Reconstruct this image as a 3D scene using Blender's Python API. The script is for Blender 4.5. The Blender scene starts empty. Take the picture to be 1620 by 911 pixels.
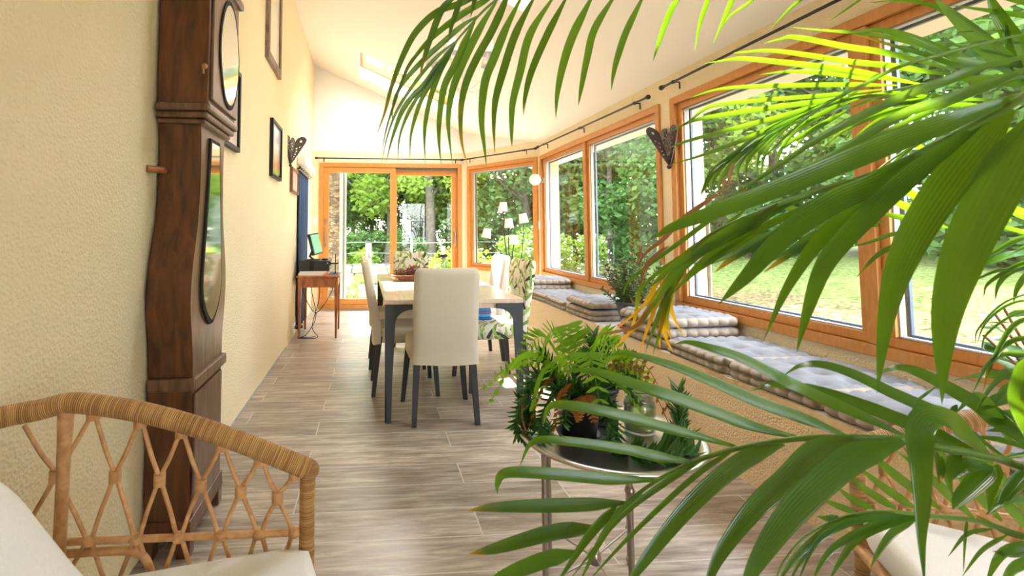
import bpy, math, random
from mathutils import Vector, Matrix, noise
random.seed(7)
C = bpy.context.scene
COL = C.collection
H = 1.17
# ------------------------------------------------------------------ camera
F_, PX_, PY_ = 780., 650., 322.
YAW = math.atan(72/780.); PIT = math.radians(3.35)
cam = bpy.data.cameras.new('camera'); camo = bpy.data.objects.new('camera', cam); COL.objects.link(camo)
cam.sensor_width = 36; cam.lens = 36*F_/1620; cam.clip_start = .05; cam.clip_end = 300
cam.shift_x = (810-PX_)/1620; cam.shift_y = -(455.5-PY_)/1620
camo.location = (0, 0, H); camo.rotation_euler = (math.pi/2+PIT, 0, -YAW)
cam.dof.use_dof = True; cam.dof.focus_distance = 2.6; cam.dof.aperture_fstop = 7
C.camera = camo
# ------------------------------------------------------------------ sky, sun, exposure
SUN_EL, SUN_AZ = math.radians(46), math.radians(-4)          # azimuth measured from +Y towards +X
w = bpy.data.worlds.new('World'); C.world = w; w.use_nodes = True
nt = w.node_tree; nt.nodes.clear()
wo = nt.nodes.new('ShaderNodeOutputWorld'); bg = nt.nodes.new('ShaderNodeBackground'); sk = nt.nodes.new('ShaderNodeTexSky')
sk.sky_type = 'NISHITA'; sk.sun_disc = False; sk.sun_elevation = SUN_EL; sk.sun_rotation = SUN_AZ
sk.air_density = 1.0; sk.dust_density = 3.0; sk.ozone_density = 1.0
mxw = nt.nodes.new('ShaderNodeMixRGB'); mxw.inputs[0].default_value = .55; mxw.inputs[2].default_value = (6., 6.1, 6.3, 1)
nt.links.new(sk.outputs[0], mxw.inputs[1]); nt.links.new(mxw.outputs[0], bg.inputs[0])
bg.inputs[1].default_value = .8; nt.links.new(bg.outputs[0], wo.inputs[0])
sl = bpy.data.lights.new('sun', 'SUN'); sl.energy = 9.0; sl.angle = math.radians(.6); sl.color = (1, .95, .85)
so = bpy.data.objects.new('sun', sl); COL.objects.link(so); so.location = (0, 12, 12)
sd = Vector((math.sin(SUN_AZ)*math.cos(SUN_EL), math.cos(SUN_AZ)*math.cos(SUN_EL), math.sin(SUN_EL)))
so.rotation_euler = sd.to_track_quat('Z', 'Y').to_euler()
C.view_settings.view_transform = 'Standard'; C.view_settings.look = 'None'
C.view_settings.exposure = 2.12; C.view_settings.gamma = 1; C.view_settings.use_curve_mapping = False

# ------------------------------------------------------------------ helpers
def ray(x, y):
    a = (x-PX_)/F_; b = (PY_-y)/F_
    cy, sy, cp, sp = math.cos(YAW), math.sin(YAW), math.cos(PIT), math.sin(PIT)
    return Vector((a*cy + b*(-sy*sp) + sy*cp, -a*sy + b*(-cy*sp) + cy*cp, b*cp+sp))
def aY(x, y, v):
    d = ray(x, y); t = v/d[1]; return Vector((d[0]*t, v, H+d[2]*t))
def aX(x, y, v):
    d = ray(x, y); t = v/d[0]; return Vector((v, d[1]*t, H+d[2]*t))
def aZ(x, y, h):
    d = ray(x, y); t = (h-H)/d[2]; return Vector((d[0]*t, d[1]*t, h))
def V(*a): return Vector(a)

class MB:
    def __init__(s): s.v = []; s.f = []; s.m = []; s.uv = None; s.sm = []
    def add(s, vs, fs, m=0, smooth=False):
        o = len(s.v); s.v += [Vector(p) for p in vs]
        for f in fs: s.f.append(tuple(i+o for i in f)); s.m.append(m); s.sm.append(smooth)
    def box(s, a, b, m=0, rot=None, c=None):
        (x0, y0, z0), (x1, y1, z1) = a, b
        p = [V(x, y, z) for z in (z0, z1) for y in (y0, y1) for x in (x0, x1)]
        if rot is not None:
            c = V(*c) if c else V((x0+x1)/2, (y0+y1)/2, (z0+z1)/2)
            p = [rot @ (q-c) + c for q in p]
        s.add(p, [(0, 2, 3, 1), (4, 5, 7, 6), (0, 1, 5, 4), (2, 6, 7, 3), (0, 4, 6, 2), (1, 3, 7, 5)], m)
    def hexa(s, bot, top, m=0):           # two quads (4 points each, same winding)
        s.add(list(bot)+list(top), [(3, 2, 1, 0), (4, 5, 6, 7), (0, 1, 5, 4), (1, 2, 6, 5), (2, 3, 7, 6), (3, 0, 4, 7)], m)
    def prism(s, poly, d, m=0, smooth=False):     # poly: list of 3D points, extruded by vector d
        n = len(poly); d = Vector(d); P = [Vector(p) for p in poly]
        s.add(P+[p+d for p in P], [tuple(range(n-1, -1, -1)), tuple(range(n, 2*n))], m)
        s.add(P+[p+d for p in P], [(i, (i+1) % n, n+(i+1) % n, n+i) for i in range(n)], m, smooth)
    def tube(s, pts, r, n=8, m=0, cap=True, smooth=True):
        pts = [Vector(p) for p in pts]; k = len(pts)
        R = r if isinstance(r, (list, tuple)) else [r]*k
        up = None; rings = []
        for i, p in enumerate(pts):
            t = (pts[min(i+1, k-1)]-pts[max(i-1, 0)])
            if t.length < 1e-9: t = V(0, 0, 1)
            t.normalize()
            if up is None:
                up = V(0, 0, 1) if abs(t.z) < .9 else V(1, 0, 0)
            sd_ = t.cross(up)
            if sd_.length < 1e-6: sd_ = t.cross(V(0, 1, 0))
            sd_.normalize(); up = sd_.cross(t).normalized()
            rings.append([p + (sd_*math.cos(2*math.pi*j/n) + up*math.sin(2*math.pi*j/n))*R[i] for j in range(n)])
        vs = [q for g in rings for q in g]; fs = []
        for i in range(k-1):
            for j in range(n):
                a = i*n+j; b = i*n+(j+1) % n
                fs.append((a, b, b+n, a+n))
        s.add(vs, fs, m, smooth)
        if cap: s.add(rings[0], [tuple(range(n-1, -1, -1))], m); s.add(rings[-1], [tuple(range(n))], m)
    def lathe(s, prof, c, n=24, m=0, axis=None, smooth=True):   # prof: (r, z)
        c = Vector(c); vs = []; fs = []
        for r, z in prof:
            for j in range(n):
                a = 2*math.pi*j/n; p = V(r*math.cos(a), r*math.sin(a), z)
                if axis is not None: p = axis @ p
                vs.append(c+p)
        for i in range(len(prof)-1):
            for j in range(n):
                a = i*n+j; b = i*n+(j+1) % n
                fs.append((a, b, b+n, a+n))
        s.add(vs, fs, m, smooth)
    def ball(s, c, r, n=12, m=0, sc=(1, 1, 1)):
        k = max(6, n//2+2); c = Vector(c)
        pr = [(r*math.sin(math.pi*i/k), -r*math.cos(math.pi*i/k)) for i in range(k+1)]
        o = len(s.v); s.lathe(pr, (0, 0, 0), n, m)
        for i in range(o, len(s.v)): s.v[i] = V(s.v[i].x*sc[0], s.v[i].y*sc[1], s.v[i].z*sc[2])+c

def mesh(name, mb, mats, origin=(0, 0, 0)):
    me = bpy.data.meshes.new(name); o = Vector(origin)
    me.from_pydata([tuple(p-o) for p in mb.v], [], mb.f)
    if not isinstance(mats, (list, tuple)): mats = [mats]
    for m in mats: me.materials.append(m)
    me.polygons.foreach_set('material_index', mb.m); me.polygons.foreach_set('use_smooth', mb.sm)
    if mb.uv is not None:
        ul = me.uv_layers.new(name='UVMap')
        for l in me.loops: ul.data[l.index].uv = mb.uv[l.vertex_index]
    me.update(); return me
def wloc(o):
    p = Vector((0, 0, 0))
    while o: p += o.location; o = o.parent
    return p
def part(name, mb, mats, parent, label=None, bevel=0, weld=False):   # parent: Object; mb in world coordinates
    me = mesh(name, mb, mats, wloc(parent))
    o = bpy.data.objects.new(name, me); COL.objects.link(o); o.parent = parent
    if label: o['label'] = label
    if bevel: bev(o, bevel)
    return o
def bev(o, wd, seg=2):
    wm = o.modifiers.new('weld', 'WELD'); wm.merge_threshold = .0001
    b = o.modifiers.new('bevel', 'BEVEL'); b.width = wd; b.segments = seg; b.limit_method = 'ANGLE'; b.angle_limit = .6
def thing(name, label, cat, loc, group=None):
    o = bpy.data.objects.new(name, None); COL.objects.link(o); o.location = loc
    o.empty_display_size = .1
    o['label'] = label; o['category'] = cat
    if group: o['group'] = group
    return o
def solo(name, mb, mats, label, cat, group=None, bevel=0, kind=None):
    xs = [p.x for p in mb.v]; ys = [p.y for p in mb.v]; zs = [p.z for p in mb.v]
    c = V((min(xs)+max(xs))/2, (min(ys)+max(ys))/2, min(zs))
    o = bpy.data.objects.new(name, mesh(name, mb, mats, c)); COL.objects.link(o); o.location = c
    o['label'] = label; o['category'] = cat
    if group: o['group'] = group
    if kind: o['kind'] = kind
    if bevel: bev(o, bevel)
    return o
def struct(name, mb, mats, parent=None, bevel=0):
    o = bpy.data.objects.new(name, mesh(name, mb, mats)); COL.objects.link(o)
    if parent: o.parent = parent
    else: o['kind'] = 'structure'
    if bevel: bev(o, bevel)
    return o
def copy_tree(o, parent=None):
    c = o.copy(); COL.objects.link(c)
    if parent: c.parent = parent
    for ch in [x for x in bpy.data.objects if x.parent == o]:
        copy_tree(ch, c)
    return c
def crom(pts, n=6):
    P = [Vector(p) for p in pts]
    if len(P) < 3:
        return [P[0].lerp(P[1], i/n) for i in range(n+1)]
    Q = [P[0]*2-P[1]]+P+[P[-1]*2-P[-2]]; out = []
    for i in range(1, len(Q)-2):
        a, b, c, d = Q[i-1], Q[i], Q[i+1], Q[i+2]
        for k in range(n):
            t = k/n
            out.append(.5*((2*b)+(c-a)*t+(2*a-5*b+4*c-d)*t*t+(3*b-a-3*c+d)*t**3))
    out.append(P[-1]); return out

# ------------------------------------------------------------------ materials
def nm(name):
    m = bpy.data.materials.new(name); m.use_nodes = True
    return m, m.node_tree, m.node_tree.nodes['Principled BSDF']
def plain(name, col, rough=.6, metal=0, spec=.5, emit=None, estr=0, noise_s=0, noise_a=.15, bump=0, bump_s=200, stretch=None, alpha=None):
    m, t, b = nm(name)
    b.inputs['Base Color'].default_value = (*col, 1); b.inputs['Roughness'].default_value = rough
    b.inputs['Metallic'].default_value = metal; b.inputs['Specular IOR Level'].default_value = spec
    if emit: b.inputs['Emission Color'].default_value = (*emit, 1); b.inputs['Emission Strength'].default_value = estr
    tc = t.nodes.new('ShaderNodeTexCoord'); vec = tc.outputs['Object']
    if stretch:
        mp = t.nodes.new('ShaderNodeMapping'); mp.inputs['Scale'].default_value = stretch
        t.links.new(vec, mp.inputs[0]); vec = mp.outputs[0]
    if noise_s:
        n = t.nodes.new('ShaderNodeTexNoise'); n.inputs['Scale'].default_value = noise_s; n.inputs['Detail'].default_value = 5
        t.links.new(vec, n.inputs['Vector'])
        r = t.nodes.new('ShaderNodeMapRange'); r.inputs[1].default_value = .3; r.inputs[2].default_value = .7
        r.inputs[3].default_value = 1-noise_a; r.inputs[4].default_value = 1+noise_a
        t.links.new(n.outputs[0], r.inputs[0])
        mu = t.nodes.new('ShaderNodeVectorMath'); mu.operation = 'SCALE'; mu.inputs[0].default_value = col
        t.links.new(r.outputs[0], mu.inputs['Scale']); t.links.new(mu.outputs[0], b.inputs['Base Color'])
    if bump:
        n2 = t.nodes.new('ShaderNodeTexNoise'); n2.inputs['Scale'].default_value = bump_s; n2.inputs['Detail'].default_value = 3
        t.links.new(vec, n2.inputs['Vector'])
        bp = t.nodes.new('ShaderNodeBump'); bp.inputs['Strength'].default_value = bump; bp.inputs['Distance'].default_value = .004
        t.links.new(n2.outputs[0], bp.inputs['Height']); t.links.new(bp.outputs[0], b.inputs['Normal'])
    return m
def glassy(name, tint=(1, 1, 1), refl=1.0, ior=1.5):
    m = bpy.data.materials.new(name); m.use_nodes = True; t = m.node_tree; t.nodes.clear()
    o = t.nodes.new('ShaderNodeOutputMaterial'); mx = t.nodes.new('ShaderNodeMixShader')
    lw = t.nodes.new('ShaderNodeLayerWeight'); lw.inputs[0].default_value = .5; pw = t.nodes.new('ShaderNodeMath'); pw.operation = 'POWER'; pw.inputs[1].default_value = 5
    t.links.new(lw.outputs['Facing'], pw.inputs[0]); fr = t.nodes.new('ShaderNodeMath'); fr.operation = 'MULTIPLY_ADD'; fr.inputs[1].default_value = .9; fr.inputs[2].default_value = .045
    t.links.new(pw.outputs[0], fr.inputs[0])
    tr = t.nodes.new('ShaderNodeBsdfTransparent'); tr.inputs[0].default_value = (*tint, 1)
    gl = t.nodes.new('ShaderNodeBsdfGlossy'); gl.inputs['Roughness'].default_value = 0
    mu = t.nodes.new('ShaderNodeMath'); mu.operation = 'MULTIPLY'; mu.inputs[1].default_value = refl
    t.links.new(fr.outputs[0], mu.inputs[0]); t.links.new(mu.outputs[0], mx.inputs[0])
    t.links.new(tr.outputs[0], mx.inputs[1]); t.links.new(gl.outputs[0], mx.inputs[2]); t.links.new(mx.outputs[0], o.inputs[0])
    return m
def leafm(name, c1, c2, trans=.45, rough=.35, spec=.5, tip=None, ribs=False, tcol=None):
    m, t, b = nm(name)
    uv = t.nodes.new('ShaderNodeTexCoord')
    n = t.nodes.new('ShaderNodeTexNoise'); n.inputs['Scale'].default_value = 9; t.links.new(uv.outputs['Object'], n.inputs['Vector'])
    mx = t.nodes.new('ShaderNodeMixRGB'); mx.inputs[1].default_value = (*c1, 1); mx.inputs[2].default_value = (*c2, 1)
    t.links.new(n.outputs[0], mx.inputs[0]); col = mx.outputs[0]
    if tip:
        sp = t.nodes.new('ShaderNodeSeparateXYZ'); t.links.new(uv.outputs['UV'], sp.inputs[0])
        n3 = t.nodes.new('ShaderNodeTexNoise'); n3.inputs['Scale'].default_value = 14; t.links.new(uv.outputs['Object'], n3.inputs['Vector'])
        ad = t.nodes.new('ShaderNodeMath'); ad.operation = 'MULTIPLY_ADD'; ad.inputs[1].default_value = .5
        t.links.new(n3.outputs[0], ad.inputs[0]); t.links.new(sp.outputs[0], ad.inputs[2])
        mr = t.nodes.new('ShaderNodeMapRange'); mr.inputs[1].default_value = tip[0]+.25; mr.inputs[2].default_value = tip[1]+.25
        t.links.new(ad.outputs[0], mr.inputs[0])
        m2 = t.nodes.new('ShaderNodeMixRGB'); t.links.new(mr.outputs[0], m2.inputs[0]); t.links.new(col, m2.inputs[1])
        m2.inputs[2].default_value = (*tip[2], 1); col = m2.outputs[0]
        if ribs:
            wv = t.nodes.new('ShaderNodeMath'); wv.operation = 'MULTIPLY'; wv.inputs[1].default_value = 55
            t.links.new(sp.outputs[1], wv.inputs[0])
            sn = t.nodes.new('ShaderNodeMath'); sn.operation = 'SINE'; t.links.new(wv.outputs[0], sn.inputs[0])
            bp = t.nodes.new('ShaderNodeBump'); bp.inputs['Strength'].default_value = .25; bp.inputs['Distance'].default_value = .001
            t.links.new(sn.outputs[0], bp.inputs['Height']); t.links.new(bp.outputs[0], b.inputs['Normal'])
    t.links.new(col, b.inputs['Base Color']); b.inputs['Roughness'].default_value = rough; b.inputs['Specular IOR Level'].default_value = spec
    tl = t.nodes.new('ShaderNodeBsdfTranslucent')
    g = t.nodes.new('ShaderNodeMixRGB'); g.blend_type = 'MULTIPLY'; g.inputs[0].default_value = 1
    g.inputs[2].default_value = (*(tcol or (1.6, 1.5, .5)), 1); t.links.new(col, g.inputs[1]); t.links.new(g.outputs[0], tl.inputs[0])
    ms = t.nodes.new('ShaderNodeMixShader'); ms.inputs[0].default_value = trans
    t.links.new(b.outputs[0], ms.inputs[1]); t.links.new(tl.outputs[0], ms.inputs[2])
    t.links.new(ms.outputs[0], t.nodes['Material Output'].inputs[0]); return m
def woodm(name, c1, c2, rough=.45, scale=(2, 2, 18), nscale=6, spec=.4, bump=.1):
    m, t, b = nm(name)
    tc = t.nodes.new('ShaderNodeTexCoord'); mp = t.nodes.new('ShaderNodeMapping'); mp.inputs['Scale'].default_value = scale
    n = t.nodes.new('ShaderNodeTexNoise'); n.inputs['Scale'].default_value = nscale; n.inputs['Detail'].default_value = 6; n.inputs['Distortion'].default_value = .6
    t.links.new(tc.outputs['Object'], mp.inputs[0]); t.links.new(mp.outputs[0], n.inputs['Vector'])
    r = t.nodes.new('ShaderNodeValToRGB'); r.color_ramp.elements[0].position = .32; r.color_ramp.elements[1].position = .68
    r.color_ramp.elements[0].color = (*c1, 1); r.color_ramp.elements[1].color = (*c2, 1)
    t.links.new(n.outputs[0], r.inputs[0]); t.links.new(r.outputs[0], b.inputs['Base Color'])
    b.inputs['Roughness'].default_value = rough; b.inputs['Specular IOR Level'].default_value = spec
    bp = t.nodes.new('ShaderNodeBump'); bp.inputs['Strength'].default_value = bump; bp.inputs['Distance'].default_value = .003
    t.links.new(n.outputs[0], bp.inputs['Height']); t.links.new(bp.outputs[0], b.inputs['Normal'])
    return m
def plaster(name, col, bump=.6, s=55):
    m, t, b = nm(name)
    tc = t.nodes.new('ShaderNodeTexCoord')
    n = t.nodes.new('ShaderNodeTexNoise'); n.inputs['Scale'].default_value = s; n.inputs['Detail'].default_value = 8; n.inputs['Roughness'].default_value = .65
    t.links.new(tc.outputs['Object'], n.inputs['Vector'])
    v = t.nodes.new('ShaderNodeTexVoronoi'); v.inputs['Scale'].default_value = s*1.7; t.links.new(tc.outputs['Object'], v.inputs['Vector'])
    ad = t.nodes.new('ShaderNodeMath'); ad.operation = 'ADD'; t.links.new(n.outputs[0], ad.inputs[0]); t.links.new(v.outputs[0], ad.inputs[1])
    bp = t.nodes.new('ShaderNodeBump'); bp.inputs['Strength'].default_value = bump; bp.inputs['Distance'].default_value = .006
    t.links.new(ad.outputs[0], bp.inputs['Height']); t.links.new(bp.outputs[0], b.inputs['Normal'])
    n2 = t.nodes.new('ShaderNodeTexNoise'); n2.inputs['Scale'].default_value = 1.3; n2.inputs['Detail'].default_value = 3
    t.links.new(tc.outputs['Object'], n2.inputs['Vector'])
    mx = t.nodes.new('ShaderNodeMixRGB'); mx.inputs[1].default_value = (*[c*.93 for c in col], 1); mx.inputs[2].default_value = (*[min(1, c*1.05) for c in col], 1)
    t.links.new(n2.outputs[0], mx.inputs[0]); t.links.new(mx.outputs[0], b.inputs['Base Color'])
    b.inputs['Roughness'].default_value = .9; b.inputs['Specular IOR Level'].default_value = .2
    return m
M = {}
M['cream'] = plaster('cream_plaster', (.87, .735, .49))
M['cream_warm'] = plaster('cream_plaster_bench', (.88, .68, .42))
M['white_pl'] = plain('white_plaster', (.87, .85, .81), .9, bump=.05, bump_s=30)
M['ceil'] = plain('ceiling_paint', (.87, .82, .72), .95, bump=.04, bump_s=20)
M['orange'] = woodm('honey_wood', (.53, .215, .045), (.62, .275, .07), .38, (14, 14, 4), 4, bump=.03)
M['glass'] = glassy('window_glass', (.97, .99, .98), 1.5)
M['jarglass'] = glassy('jar_glass', (.80, .87, .88), 2.2)
M['clockglass'] = glassy('clock_glass', (.55, .55, .52), 3.0)
M['metal_dark'] = plain('black_iron', (.02, .02, .022), .45, .6)
M['rod'] = plain('rod_iron', (.04, .038, .036), .4, .7)
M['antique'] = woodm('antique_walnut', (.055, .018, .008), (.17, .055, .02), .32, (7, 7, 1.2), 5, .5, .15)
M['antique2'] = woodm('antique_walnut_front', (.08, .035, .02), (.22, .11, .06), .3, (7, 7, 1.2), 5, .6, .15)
M['dark'] = plain('dark_void', (.012, .01, .009), .8)
M['brass'] = plain('worn_brass', (.45, .25, .1), .45, .7)
M['linen'] = plain('natural_linen', (.62, .54, .41), .95, noise_s=300, noise_a=.08, bump=.25, bump_s=500)
M['white_fab'] = plain('white_cotton', (.86, .86, .85), .95, noise_s=200, noise_a=.03, bump=.2, bump_s=18)
M['leg'] = plain('charcoal_paint', (.022, .024, .026), .45)
M['legtab'] = plain('charcoal_metal', (.04, .044, .047), .5)
M['tabtop'] = woodm('pale_oak_laminate', (.58, .44, .33), (.70, .56, .43), .2, (14, 1.2, 10), 3, .6, .03)
M['grey_fab'] = plain('grey_cotton', (.23, .235, .25), .95, noise_s=250, noise_a=.07, bump=.3, bump_s=90)
M['taupe_fab'] = plain('taupe_cotton', (.40, .33, .26), .95, noise_s=250, noise_a=.07, bump=.3, bump_s=90)
M['slab'] = plain('light_stone_slab', (.62, .6, .57), .55, noise_s=30)
M['rattan'] = None
M['cane'] = woodm('bent_cane', (.42, .20, .07), (.68, .38, .16), .35, (3, 3, 3), 12, .5, .05)
M['silver'] = plain('aged_silver_tray', (.66, .65, .62), .28, 1, noise_s=14, noise_a=.12, bump=.05, bump_s=30)
M['nickel'] = plain('satin_nickel_leg', (.42, .37, .31), .35, 1)
M['pot'] = plain('black_plastic_pot', (.018, .018, .018), .45)
M['potgrey'] = plain('grey_pot', (.05, .055, .065), .45)
M['red'] = plain('red_saucer', (.5, .03, .03), .35)
M['soil'] = plain('potting_soil', (.05, .03, .02), .95, noise_s=60, bump=.8, bump_s=80)
M['bulb'] = plain('opal_glass', (.9, .9, .88), .3)
M['shade'] = plain('white_lamp_shade', (.86, .82, .78), .9)
M['shade_l'] = plain('lilac_white_shade', (.82, .80, .86), .9)
M['white_iron'] = plain('white_painted_iron', (.85, .83, .78), .5)
M['white_pla'] = plain('white_plastic', (.85, .85, .82), .4)
M['navy'] = plain('navy_curtain', (.018, .055, .13), .8, noise_s=90, bump=.2, bump_s=200)
M['cherry'] = woodm('cherry_desk', (.30, .09, .03), (.5, .19, .07), .3, (6, 6, 2), 5, .5, .05)
M['black_pl'] = plain('black_plastic', (.02, .022, .023), .4)
M['screen'] = plain('green_screen', (.12, .3, .2), .12, emit=(.12, .35, .2), estr=.35)
M['paper'] = plain('paper_stack', (.75, .68, .6), .9)
M['redpaper'] = plain('orange_folder', (.7, .2, .1), .8)
M['cone'] = plain('pine_cone_scales', (.16, .07, .035), .8, noise_s=60, noise_a=.4)
M['bowl'] = woodm('dark_wood_bowl', (.14, .055, .03), (.30, .13, .07), .4, (4, 4, 4), 8)
M['concrete'] = plain('grey_render', (.42, .41, .38), .9, noise_s=18, noise_a=.2, bump=.4, bump_s=60)
M['alu'] = plain('blue_grey_aluminium', (.10, .14, .2), .4, .3)
M['lightalu'] = plain('white_weather_strip', (.42, .45, .50), .4)
M['steelpipe'] = plain('zinc_pipe', (.35, .43, .44), .4, .6)
M['bark'] = plain('tree_bark', (.10, .085, .06), .95, noise_s=14, noise_a=.4, bump=.8, bump_s=20)
M['stoneblk'] = plain('mossy_stone', (.30, .29, .22), .95, noise_s=9, noise_a=.45, bump=.8, bump_s=14)
M['woodpost'] = plain('weathered_post', (.35, .25, .18), .9, noise_s=20)
M['terrace'] = plain('pale_terrace', (.55, .52, .48), .8, noise_s=5, noise_a=.1, bump=.2, bump_s=60)
M['leafy'] = leafm('tree_leaves', (.12, .22, .035), (.23, .33, .06), .5, .6, .2)
M['leafy_dk'] = leafm('dark_tree_leaves', (.05, .12, .034), (.11, .19, .05), .4, .6, .2, tcol=(1.3, 1.5, .6))
M['palm'] = leafm('palm_leaf', (.028, .12, .014), (.06, .19, .018), .42, .2, .8, (1.02, 1.3, (.42, .33, .02)), True, tcol=(5.0, 2.7, .35))
M['palm_y'] = leafm('palm_leaf_yellowing', (.03, .11, .012), (.07, .15, .012), .5, .32, .45, (.72, 1.15, (.42, .28, .02)), True, tcol=(2.8, 2.0, .5))
M['palm_yy'] = leafm('palm_leaf_yellow', (.07, .18, .014), (.16, .22, .012), .5, .35, .45, (.45, .9, (.62, .38, .02)), True, tcol=(2.6, 2.0, .5))
M['palm_dry'] = leafm('palm_leaf_dry', (.30, .12, .05), (.5, .3, .16), .3, .7, .2, (.8, 1, (.35, .1, .05)), tcol=(1.2, 1, .8))
M['rachis'] = plain('palm_stalk', (.12, .24, .025), .4, noise_s=20)
M['fern'] = leafm('fern_leaf', (.14, .34, .02), (.26, .48, .04), .4, .5, .3)
M['fern_dk'] = leafm('aloe_leaf', (.03, .12, .02), (.07, .2, .035), .15, .4, .5, tcol=(1.5, 1.5, .6))
M['fern_br'] = leafm('dried_fern', (.32, .10, .03), (.45, .2, .06), .3, .8, .2, tcol=(1, 1, .8))
M['jade'] = leafm('jade_leaf', (.06, .17, .035), (.12, .27, .06), .12, .3, .6, tcol=(1.4, 1.4, .6))
M['jadestem'] = plain('jade_stem', (.3, .14, .07), .8)

def rattanm():
    m, t, b = nm('wrapped_rattan'); tc = t.nodes.new('ShaderNodeTexCoord')
    sp = t.nodes.new('ShaderNodeSeparateXYZ'); t.links.new(tc.outputs['UV'], sp.inputs[0])
    mu = t.nodes.new('ShaderNodeMath'); mu.operation = 'MULTIPLY'; mu.inputs[1].default_value = 2*math.pi/.0042
    t.links.new(sp.outputs[0], mu.inputs[0]); sn = t.nodes.new('ShaderNodeMath'); sn.operation = 'SINE'; t.links.new(mu.outputs[0], sn.inputs[0])
    bp = t.nodes.new('ShaderNodeBump'); bp.inputs['Strength'].default_value = .9; bp.inputs['Distance'].default_value = .0016
    t.links.new(sn.outputs[0], bp.inputs['Height']); t.links.new(bp.outputs[0], b.inputs['Normal'])
    m2 = t.nodes.new('ShaderNodeMath'); m2.operation = 'MULTIPLY'; m2.inputs[1].default_value = 240
    t.links.new(sp.outputs[0], m2.inputs[0]); fl = t.nodes.new('ShaderNodeMath'); fl.operation = 'FLOOR'; t.links.new(m2.outputs[0], fl.inputs[0])
    wn = t.nodes.new('ShaderNodeTexWhiteNoise'); wn.noise_dimensions = '1D'; t.links.new(fl.outputs[0], wn.inputs['W'])
    n = t.nodes.new('ShaderNodeTexNoise'); n.inputs['Scale'].default_value = 12; t.links.new(tc.outputs['Object'], n.inputs['Vector'])
    ad = t.nodes.new('ShaderNodeMath'); ad.operation = 'MULTIPLY_ADD'; ad.inputs[1].default_value = .55; t.links.new(wn.outputs[0], ad.inputs[0])
    mm = t.nodes.new('ShaderNodeMath'); mm.operation = 'MULTIPLY'; mm.inputs[1].default_value = .6; t.links.new(n.outputs[0], mm.inputs[0]); t.links.new(mm.outputs[0], ad.inputs[2])
    r = t.nodes.new('ShaderNodeValToRGB'); r.color_ramp.elements[0].color = (.40, .17, .045, 1); r.color_ramp.elements[1].color = (.78, .46, .18, 1)
    r.color_ramp.elements[0].position = .15; r.color_ramp.elements[1].position = .85
    t.links.new(ad.outputs[0], r.inputs[0]); t.links.new(r.outputs[0], b.inputs['Base Color']); b.inputs['Roughness'].default_value = .38
    return m
M['rattan'] = rattanm()

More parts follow.
